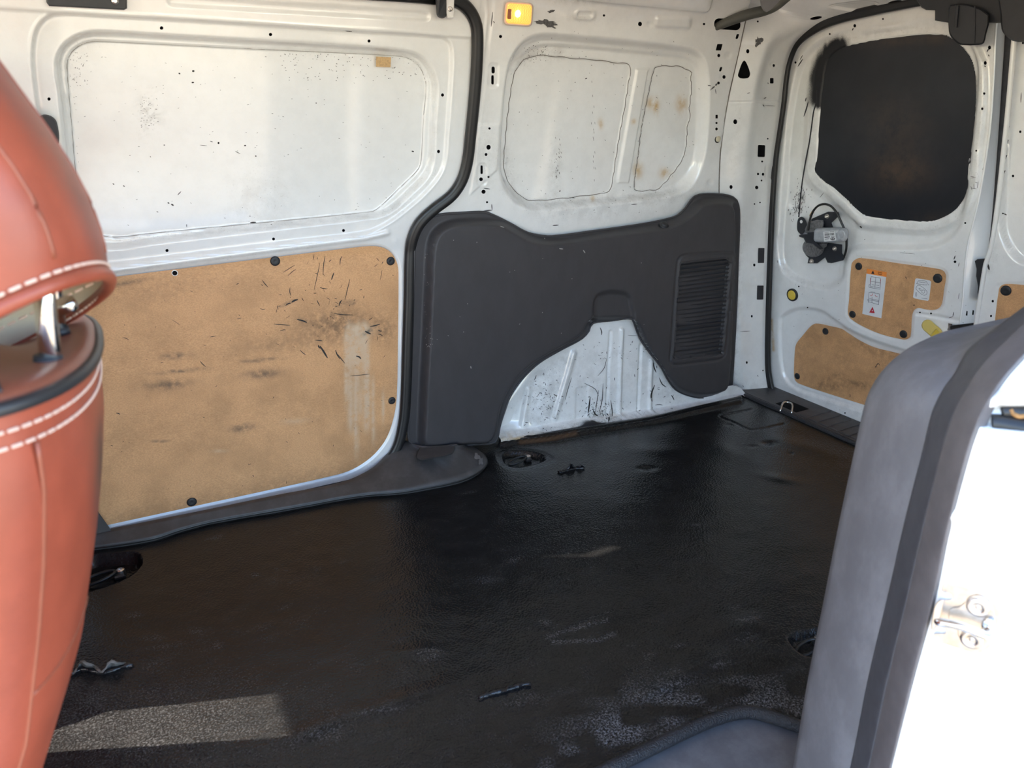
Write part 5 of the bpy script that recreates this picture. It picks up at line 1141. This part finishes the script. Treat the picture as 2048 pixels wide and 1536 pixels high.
# ---- stickers on the upper rear board (same zoom factor, frame px = 1680 + x/8.533, py = 500 + y/8.533)
def z2(*pts): return [(1680 + x / 8.533, 500 + y / 8.533) for x, y in pts]
HO = .0018
sa = mk('warning_sticker', *prism(z2((460, 318), (798, 380), (706, 1166), (380, 1090)), s_rear, .0, HO, 0), PAPER, d2, False); sa['label'] = 'tall white warning sticker with an orange header and van drawings'
mk('orange_header', *prism(z2((460, 318), (798, 380), (790, 462), (450, 402)), s_rear, HO - .0008, HO + .0003, 0), ORANGE, sa, False)
def strokes(lines, w_, off, f): return merge(*[ribbon(f(*l), w_, srl, off, False) for l in lines])
mk('warning_symbols', *merge(prism(z2((532, 402), (563, 350), (588, 408)), s_rear, HO, HO + .0006, 0), strokes([[(655, 375), (655, 408), (680, 418), (682, 388), (655, 375)], [(682, 388), (708, 380), (710, 420), (682, 422)]], .8, HO + .0006, z2)), INK, sa, False)
mk('red_triangle', *merge(prism(z2((498, 1068), (556, 968), (592, 1078)), s_rear, HO - .0005, HO + .0003, 0), strokes([[(515, 775), (545, 775), (560, 745)], [(595, 765), (612, 790), (640, 800)], [(518, 580), (520, 480)], [(688, 600), (695, 500)]], .9, HO + .0004, z2)), RED, sa, False)
mk('triangle_centre', *prism(z2((540, 1040), (555, 1018), (564, 1045)), s_rear, HO, HO + .0006, 0), PAPER, sa, False)
mk('van_drawings', *strokes([[(530, 455), (690, 480)], [(530, 455), (515, 620)], [(690, 480), (688, 640)], [(610, 465), (595, 640)], [(515, 620), (690, 650)], [(530, 535), (690, 560)], [(495, 590), (520, 590)], [(495, 590), (495, 640)], [(545, 590), (590, 600)], [(620, 600), (670, 610)], [(500, 640), (690, 670)], [(495, 720), (480, 880)], [(480, 880), (660, 935)], [(660, 935), (672, 750)], [(495, 720), (672, 750)], [(480, 850), (665, 880)], [(548, 800), (545, 900)], [(500, 830), (660, 860)], [(520, 715), (600, 720)], [(470, 840), (490, 900)]], .7, HO + .0005, z2), INKG, sa, False)
sb = mk('info_sticker', *prism(smooth(z2((1290, 490), (1320, 484), (1530, 520), (1556, 545), (1552, 580), (1520, 840), (1500, 868), (1470, 864), (1270, 825), (1246, 800), (1250, 770), (1280, 520)), 2), s_rear, .0, HO, 0), PAPER, d2, False); sb['label'] = 'small white rounded sticker with a van outline'
mk('sticker_drawing', *strokes([[(1305, 575), (1330, 540), (1345, 522), (1470, 535), (1485, 595), (1305, 575)], [(1320, 580), (1340, 582)], [(1410, 590), (1435, 594)], [(1350, 545), (1460, 560)], [(1510, 580), (1512, 605)], [(1300, 640), (1320, 610), (1370, 610), (1480, 700), (1480, 750), (1450, 770), (1400, 760), (1300, 670), (1300, 640)], [(1345, 660), (1360, 650), (1390, 690), (1370, 690), (1345, 660)], [(1410, 680), (1445, 690), (1430, 740), (1395, 720), (1410, 680)], [(1300, 720), (1310, 760), (1300, 795), (1285, 765), (1300, 720)], [(1390, 820), (1490, 835)]], .7, HO + .0004, z2), INKG, sb, False)

# ---- near pillar trim, its weatherstrip and the door jamb (camera side of the open door)
N_SIL = [(1505, 1900), (1549, 1700), (1585, 1536), (1617, 1351), (1649, 1192), (1677, 1050), (1709, 900), (1730, 806), (1744, 772), (1764, 742), (1800, 708), (1853, 681), (1918, 666), (1990, 651), (2070, 630)]
N_LB = [(1610, 1900), (1658, 1700), (1700, 1536), (1737, 1351), (1775, 1192), (1807, 1050), (1845, 900), (1862, 830), (1874, 800), (1890, 772), (1906, 750), (1920, 725), (1938, 697), (1990, 656), (2060, 604)]
N_MID = [(1645, 1900), (1697, 1700), (1738, 1536), (1778, 1351), (1816, 1192), (1848, 1050), (1884, 900), (1902, 842), (1916, 808), (1937, 771), (1954, 744), (1973, 720), (2000, 693), (2035, 659), (2090, 608)]
N_OUT = [(1690, 1900), (1742, 1700), (1781, 1536), (1827, 1351), (1869, 1192), (1897, 1050), (1936, 900), (1957, 840), (1974, 806), (1994, 773), (2013, 747), (2033, 725), (2052, 704), (2090, 668), (2140, 622)]
def curve(pts, Y, n=150):
    p = resample(smooth(pts, 6, False), n)
    # equal share of the stations so that the curves stay in step
    q = smooth(pts, 10, False); k = np.linspace(0, len(q) - 1, n); q = np.stack([np.interp(k, np.arange(len(q)), q[:, i]) for i in (0, 1)], 1)
    return s_y(Y)(q[:, 0], q[:, 1])
cS, cL, cM, cO = curve(N_SIL, .47), curve(N_LB, .375), curve(N_MID, .335), curve(N_OUT, .30)
def loft(rows):
    G = np.array(rows); nr, nc = G.shape[:2]
    return G.reshape(-1, 3), np.array([(i * nc + j, (i + 1) * nc + j, (i + 1) * nc + j + 1, i * nc + j + 1) for i in range(nr - 1) for j in range(nc - 1)])
pt_ = thing('pillar_trim', (.76, .43, -.05), 'dusty grey plastic pillar trim beside the open side door', 'trim panel')
rows = [cS + np.array([.22, .03, -.01]), cS + np.array([.05, .012, 0]), cS + np.array([.015, .005, 0])]
for u in np.linspace(0, 1, 14): rows.append(cS + (cL - cS) * u + np.array([-.010, -.006, .004]) * math.sin(math.pi * u) ** .7)
mk('trim_body', *loft(rows), TRIM_D, pt_)
ws = thing('weatherstrip', cM[20], 'grey dusty rubber weatherstrip along the open side door pillar', 'weatherstrip')
ndir = np.array([-.75, -.65, 0.1])
rows = [cL + np.array([.02, .0, 0])] + [cL + (cM - cL) * u + ndir * (.012 * math.sin(math.pi * min(1, u * 1.02)) ** .6) for u in np.linspace(0, 1, 12)]
mk('seal_lip', *loft(rows), SEAL_D, ws)
rows = [cM + (cO - cM) * u + ndir * (.011 * math.sin(math.pi * u) ** .55) for u in np.linspace(0, 1, 14)] + [cO + np.array([.02, .0, 0])]
mk('seal_bulb', *loft(rows), SEAL_B, ws)
# jamb
jq = smooth(N_OUT, 10, False); k_ = np.linspace(0, len(jq) - 1, 260); jq = np.stack([np.interp(k_, np.arange(len(jq)), jq[:, i]) for i in (0, 1)], 1)
jr = jq + np.array([430, 60]); PJ0 = s_y(.305)(jq[:, 0] - 8, jq[:, 1]); PJ1 = s_y(.21)(jr[:, 0], jr[:, 1])
PJ1 = np.c_[np.interp(np.linspace(0, 1, 260), [0, 1], [PJ0[0, 0] - .02, PJ0[-1, 0] + .05]), np.full(260, .185), PJ0[:, 2] - .01]
JB = Sheet(np.array([PJ0 + (PJ1 - PJ0) * u for u in np.linspace(0, 1, 120)]))
def jb_relief(px, py):
    h = bead([(1902, 1033), (1925, 1043), (1960, 1048), (2048, 1085), (2150, 1125)], px, py, .006, 9)
    h += bead([(1905, 1062), (1950, 1062), (2048, 1095)], px, py, -.003, 4)
    h += bead([(1985, 800), (2010, 788), (2048, 782), (2150, 775)], px, py, .005, 9) + bead([(2000, 812), (2048, 804)], px, py, -.004, 5)
    h += dent(smooth([(1955, 836), (1972, 820), (2000, 812), (2200, 812), (2200, 866), (2000, 860), (1955, 850)], 3), px, py, .018, 6, 3)
    return h
JB.relief(jb_relief, 2); px, py = JB.px, JB.py
JB.attr[..., 1] = .25 * bead([(1930, 970), (1980, 980), (2048, 1000)], px, py, 1, 8) + .3 * blob(px, py, 2000, 870, 60, 10) + .05
JB.build('door_jamb', [PAINT, CAV], wn)
jl = lambda x, y, off: JB.pt(x, y, off)
gs = np.array([jl(x, y, .002) for x, y in [(1982, 846), (1992, 846), (2015, 850), (2060, 858), (2110, 866)]])
gt = thing('roller_slot_gasket', gs[2], 'black rubber gasket in the roller slot of the white door jamb', 'gasket')
mk('gasket_lip', *tube(smooth(gs, 5, False), .009, 10), SEAL, gt)
gs2 = np.array([jl(x, y, .0) for x, y in [(2002, 824), (2012, 823), (2050, 826), (2110, 834)]])
mk('gasket_top', *tube(smooth(gs2, 5, False), .0075, 10), SEAL, gt)
mk('gasket_stain', *tube(smooth(np.array([jl(x, y, .006) for x, y in [(2016, 820), (2022, 828), (2034, 834), (2048, 832)]]), 4, False), .0022, 6), RUST, gt)
# latch striker (zoom frame: px = 1840 + x/8.533, py = 1140 + y/8.533)
def z3(*pts): return [(1840 + x / 8.533, 1140 + y / 8.533) for x, y in pts]
jc = jl(1940, 1240, 0); jn = np.cross(jl(1990, 1240, 0) - jc, jl(1940, 1290, 0) - jc); jn /= np.linalg.norm(jn); jn = jn if jn @ (CAM - jc) > 0 else -jn
def s_j(px, py, off=0.0):
    d = rays(px, py); return CAM + d * (((jc + jn * off - CAM) @ jn) / (d @ jn))[..., None]
sk = thing('latch_striker', jc, 'zinc-plated latch striker with a steel loop, bolted to the white door jamb', 'striker')
pl = mk('striker_plate', *prism(smooth(z3((372, 330), (385, 250), (430, 218), (500, 220), (840, 310), (1090, 385), (1220, 470), (1290, 570), (1360, 700), (1430, 820), (1450, 900), (1430, 1060), (1390, 1190), (1280, 1270), (1120, 1370), (1040, 1415), (940, 1425), (800, 1390), (400, 1260), (270, 1230), (235, 1180), (240, 1090), (400, 1095), (440, 1070), (445, 1020), (400, 985), (330, 980), (250, 980), (215, 960), (225, 870), (300, 540), (360, 505), (490, 512), (545, 490), (550, 440), (510, 400), (440, 385), (385, 378)), 2), s_j, -.001, .004, 1.0), ZINC, sk, False)
mk('raised_boss', *prism(smooth(z3((500, 680), (560, 640), (680, 625), (760, 560), (830, 470), (930, 430), (1050, 440), (1150, 510), (1220, 600), (1300, 840), (1290, 940), (1240, 1150), (1130, 1290), (1010, 1345), (860, 1330), (720, 1230), (650, 1110), (640, 1000), (490, 860)), 2), s_j, .003, .006, 1.2), ZINC, pl, False)
th = math.atan2
bolt3 = local_mesh('torx_bolt', *lathe([(.0100, 0), (.0100, .0018), (.0085, .0030), (.0045, .0034), (.0040, .0015), (.0018, .0012), (.0015, .0028), (.0004, .003)], 22), ZINC)
for q in z3((990, 630), (885, 1185)): inst('torx_bolt', bolt3, sv(s_j)(*q, .006), rot_to(jn), sk)
lpz = [sv(s_j)(*q, o_2) for q, o_2 in zip(z3((310, 880), (330, 885), (700, 960), (1080, 1110), (1170, 1130), (1190, 1060), (1180, 970)), (.016, .018, .019, .019, .017, .012, .004))]
mk('striker_loop', *tube(smooth(lpz, 6, False), .0042, 12), CHROME, sk)
mk('loop_collar', *prism(ellipse(*z3((1165, 950))[0], 14, 15, 20), s_j, .004, .011, 3), CHROME, sk, False)
mk('folded_tab', *prism(smooth(z3((190, 1010), (200, 860), (240, 640), (300, 540), (370, 505), (405, 520), (380, 680), (330, 840), (270, 960), (235, 1030)), 2), s_j, .003, .018, 1.5), ZINC, sk, False)
# near step well below the mat edge
sw_ = thing('step_trim', (.3, .5, -.05), 'smooth grey plastic step inside the open side door', 'step trim')
mk('step_tread', *rbox((-.60, .36, -.075), (.98, .78, -.022), .006), TRIM_D, sw_, False)
mk('step_kick', *rbox((-.60, .34, -.12), (.90, .37, -.03), .004), TRIM_D, sw_, False)

# ---- front seat (headrest and upper backrest at the left edge)
def ring(cx, cy, hx, hy, z, n=72, p=3.2, tx=0.0, ty=0.0):
    t = np.linspace(0, 2 * math.pi, n, endpoint=False); c, s = np.cos(t), np.sin(t)
    x = cx + hx * np.sign(c) * np.abs(c) ** (2 / p); y = cy + hy * np.sign(s) * np.abs(s) ** (2 / p)
    return np.stack([x, y, z + tx * (x - cx - hx) + ty * (y - cy)], 1)
def rings_mesh(R_, close_top=False, close_bot=False):
    n = len(R_[0]); V = np.vstack(R_); F = [[i * n + k, i * n + (k + 1) % n, (i + 1) * n + (k + 1) % n, (i + 1) * n + k] for i in range(len(R_) - 1) for k in range(n)]
    if close_top: F.append([(len(R_) - 1) * n + k for k in range(n)])
    if close_bot: F.append(list(range(n))[::-1])
    return V, F
stitch = local_mesh('stitch', *rbox((-.0036, -.0010, -.0009), (.0036, .0010, .0011), .0007), THREAD, False)
def sew(path, step, parent):
    p = np.asarray(path); s = np.r_[0, np.cumsum(np.linalg.norm(np.diff(p, axis=0), axis=1))]
    for d in np.arange(step / 2, s[-1], step):
        a = np.array([np.interp(d, s, p[:, k]) for k in range(3)]); b = np.array([np.interp(min(d + .002, s[-1]), s, p[:, k]) for k in range(3)])
        t = b - a; t /= np.linalg.norm(t) + 1e-9
        inst('stitch', stitch, a, Vector(t).to_track_quat('X', 'Z').to_euler(), parent)
def make_seat():
    seat = thing('front_seat', (-.12, .68, -.1), 'red-brown leather front seat with black piping and stitched headrest on the open door side', 'seat', 'front seats')
    bz = np.array([-.05, .15, .245, .336, .387, .441, .482, .542, .619, .668, .72, .78, .83]); bx = np.array([-.23, -.185, -.163, -.141, -.129, -.108, -.090, -.064, -.042, -.030, -.020, -.016, -.018])
    SY, SHY, SHX, TY = .695, .245, .085, -.13
    R_ = []
    for z in np.linspace(-.05, .775, 44):
        xr = np.interp(z, bz, bx); f = 1 - .03 * ss(.70, .78, z); R_.append(ring(xr - SHX, SY, SHX, SHY * f, z, p=2.7, ty=TY * ss(.1, .7, z)))
    V, F = rings_mesh(R_)
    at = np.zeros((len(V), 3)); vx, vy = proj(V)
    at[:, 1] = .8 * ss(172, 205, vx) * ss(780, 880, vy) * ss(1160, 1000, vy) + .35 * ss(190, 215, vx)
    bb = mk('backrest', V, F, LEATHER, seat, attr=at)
    top_r = R_[-1]; cx_ = top_r[:, 0].mean()
    R2 = [top_r, top_r + [0, 0, .004]]
    for f, dz in [(.96, .009), (.9, .010), (.75, .008), (.5, .004), (.2, .003), (.05, .003)]: R2.append(np.c_[cx_ + (top_r[:, 0] - cx_) * f, SY + (top_r[:, 1] - SY) * f, top_r[:, 2] * (f) + (.775 + 0 * f) * (1 - f) + dz + (top_r[:, 2] - .775) * (1 - f) * .6])
    V, F = rings_mesh(R2, True); at = np.zeros((len(V), 3)); at[:, 1] = .25
    bt = mk('backrest_top', V, F, LEATHER_B, seat, attr=at)
    mk('piping', *tube(np.c_[cx_ + (top_r[:, 0] - cx_) * 1.012, SY + (top_r[:, 1] - SY) * 1.006, top_r[:, 2] + .001], .0045, 8, True), PIPING, seat)
    mk('top_seam', *tube(np.array([(-.062, .462, .818), (-.075, .55, .802), (-.084, .62, .792)]), .0013, 6), PIPING, bt)
    order = sorted([i for i in range(72) if (top_r[i, 0] > cx_ - .04 and top_r[i, 1] < SY) or (top_r[i, 0] > cx_ + .05 and top_r[i, 1] < SY + .14)], key=lambda i: math.atan2(top_r[i, 1] - SY, top_r[i, 0] - cx_))
    for dz in (.013, .023):
        j = int(np.argmin([abs(r[:, 2].mean() - (.775 - dz)) for r in R_])); rr = R_[j]; c = rr.mean(0)
        sew(np.array([(c[0] + (rr[i, 0] - c[0]) * 1.006, c[1] + (rr[i, 1] - c[1]) * 1.003, rr[i, 2] - c[2] + .775 - dz) for i in order]), .0090, bb)
    def on_ring(z, ang):
        xr = np.interp(z, bz, bx); c, s = math.cos(ang), math.sin(ang); y = SY + SHY * np.sign(s) * abs(s) ** (2 / 2.7)
        return np.array([xr - SHX + SHX * np.sign(c) * abs(c) ** (2 / 2.7), y, z + TY * float(ss(.1, .7, np.array(z))) * (y - SY)])
    mk('bolster_seam', *tube(np.array([on_ring(z, -math.pi / 2 + .52) for z in np.linspace(.1, .75, 60)]), .0014, 6), LEATHER_B, bb)
    mk('bolster_seam', *tube(np.array([on_ring(.575, a) for a in np.linspace(-math.pi / 2 + .52, -.3, 14)]), .0012, 6), LEATHER_B, bb)
    # headrest: open-bottomed leather cover
    HYC, HHY, TX = .635, .145, .45
    zs = [.80, .83, .861, .876, .897, .921, .948, .99, 1.04, 1.08]; xs_ = [-.006, .001, .003, .002, -.001, -.008, -.018, -.037, -.066, -.10]
    H_ = []
    for u in np.linspace(0, 1, 34):
        z = .838 + .21 * u; xr = np.interp(z + .0, zs, xs_); f = math.cos(max(0, (u - .75) / .25) * 1.3) ** .5 if u > .75 else 1
        H_.append(ring(xr - .065, HYC, .065 * (.4 + .6 * f), HHY * (.4 + .6 * f), z, p=2.4, tx=TX * (1 - .5 * u), ty=-.31 * (1 - u)))
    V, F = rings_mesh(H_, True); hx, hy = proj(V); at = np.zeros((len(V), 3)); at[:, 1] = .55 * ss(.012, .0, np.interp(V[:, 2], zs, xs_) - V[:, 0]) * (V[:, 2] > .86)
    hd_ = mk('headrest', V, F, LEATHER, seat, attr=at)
    hem = H_[0]; hc = hem.mean(0)
    inner_ = [np.c_[hc[:2] + f * (hem[:, :2] - hc[:2]), hem[:, 2] + dz] for f, dz in ((.995, .0), (.97, .004), (.955, .012), (.93, .035), (.90, .05))]
    mk('lining', *rings_mesh(inner_, True), LINING, hd_)
    mk('hem', *tube(hem + [0, 0, .001], .0052, 8, True), LEATHER, hd_)
    for zz_, n_ in ((.0095, 1.004), (.0, .955)):
        pth = [hc + (hem[i] - hc) * [n_, n_, 1] + [0, 0, zz_] for i in sorted(range(72), key=lambda i: math.atan2(hem[i, 1] - hc[1], hem[i, 0] - hc[0])) if (hem[i, 1] < HYC + .03 and n_ > 1) or (n_ < 1 and hem[i, 1] > HYC)]
        j = 1 if n_ > 1 else 0
        if n_ > 1:
            h2 = H_[1]; h3 = H_[2]; m2 = .5 * (h2 + h3); c2 = m2.mean(0)
            pth = [c2 + (m2[i] - c2) * [1.012, 1.006, 1] for i in sorted([i for i in range(72) if m2[i, 1] < HYC + .05], key=lambda i: math.atan2(m2[i, 1] - c2[1], m2[i, 0] - c2[0]))]
        sew(np.array(pth), .0092, hd_)
    k_s = 60
    mk('side_seam', *tube(np.array([H_[j][k_s] for j in range(3, 27)]), .0014, 6), LEATHER_B, hd_)
    mk('back_seam', *tube(np.array([H_[j][70] for j in range(3, 27)]), .0012, 6), LEATHER_B, hd_)
    for yy in (.555, .70):
        po = mk('headrest_post', *tube([(-.045, yy, .77), (-.040, yy, .83), (-.032, yy, .90)], .0066, 16), CHROME, seat)
        mk('post_guide', *tube([(-.044, yy, .783 - .13 * (yy - .695)), (-.0435, yy, .79 - .13 * (yy - .695))], [.0095, .0085], 16), BLACKPL, po)
    mk('guide_button', *tube([(-.040, .64, .818), (-.028, .64, .822), (-.024, .64, .823)], [.006, .0075, .005], 12), CHROME, seat)
    mk('seat_cushion', *rbox((-.62, .45, .05), (-.2, .94, .24), .04), LEATHER, seat, False)
    return seat
seat = make_seat()
def copy_tree(o, parent, dy):
    c = o.copy(); COL.objects.link(c); c.parent = parent
    if parent is None: c.location.y += dy; c.location.x -= .06
    for ch in list(o.children): copy_tree(ch, c, 0)
    return c
cc = thing('sun_blocker', (-.45, 1.02, -.2), 'unseen charcoal console between the two front seats', 'blocker')  # unseen box added to cut the edge of the floor's sun patch
mk('blocker_body', *rbox((-.80, .99, -.2), (-.26, 1.13, .42), .02), TRIM, cc, False)
unseen_far_seat = copy_tree(seat, None, .79); unseen_far_seat['label'] = 'unseen red-brown leather front seat added on the sliding door side to bound the sun patch'  # unseen seat copy, set where it bounds the sun patch on the floor
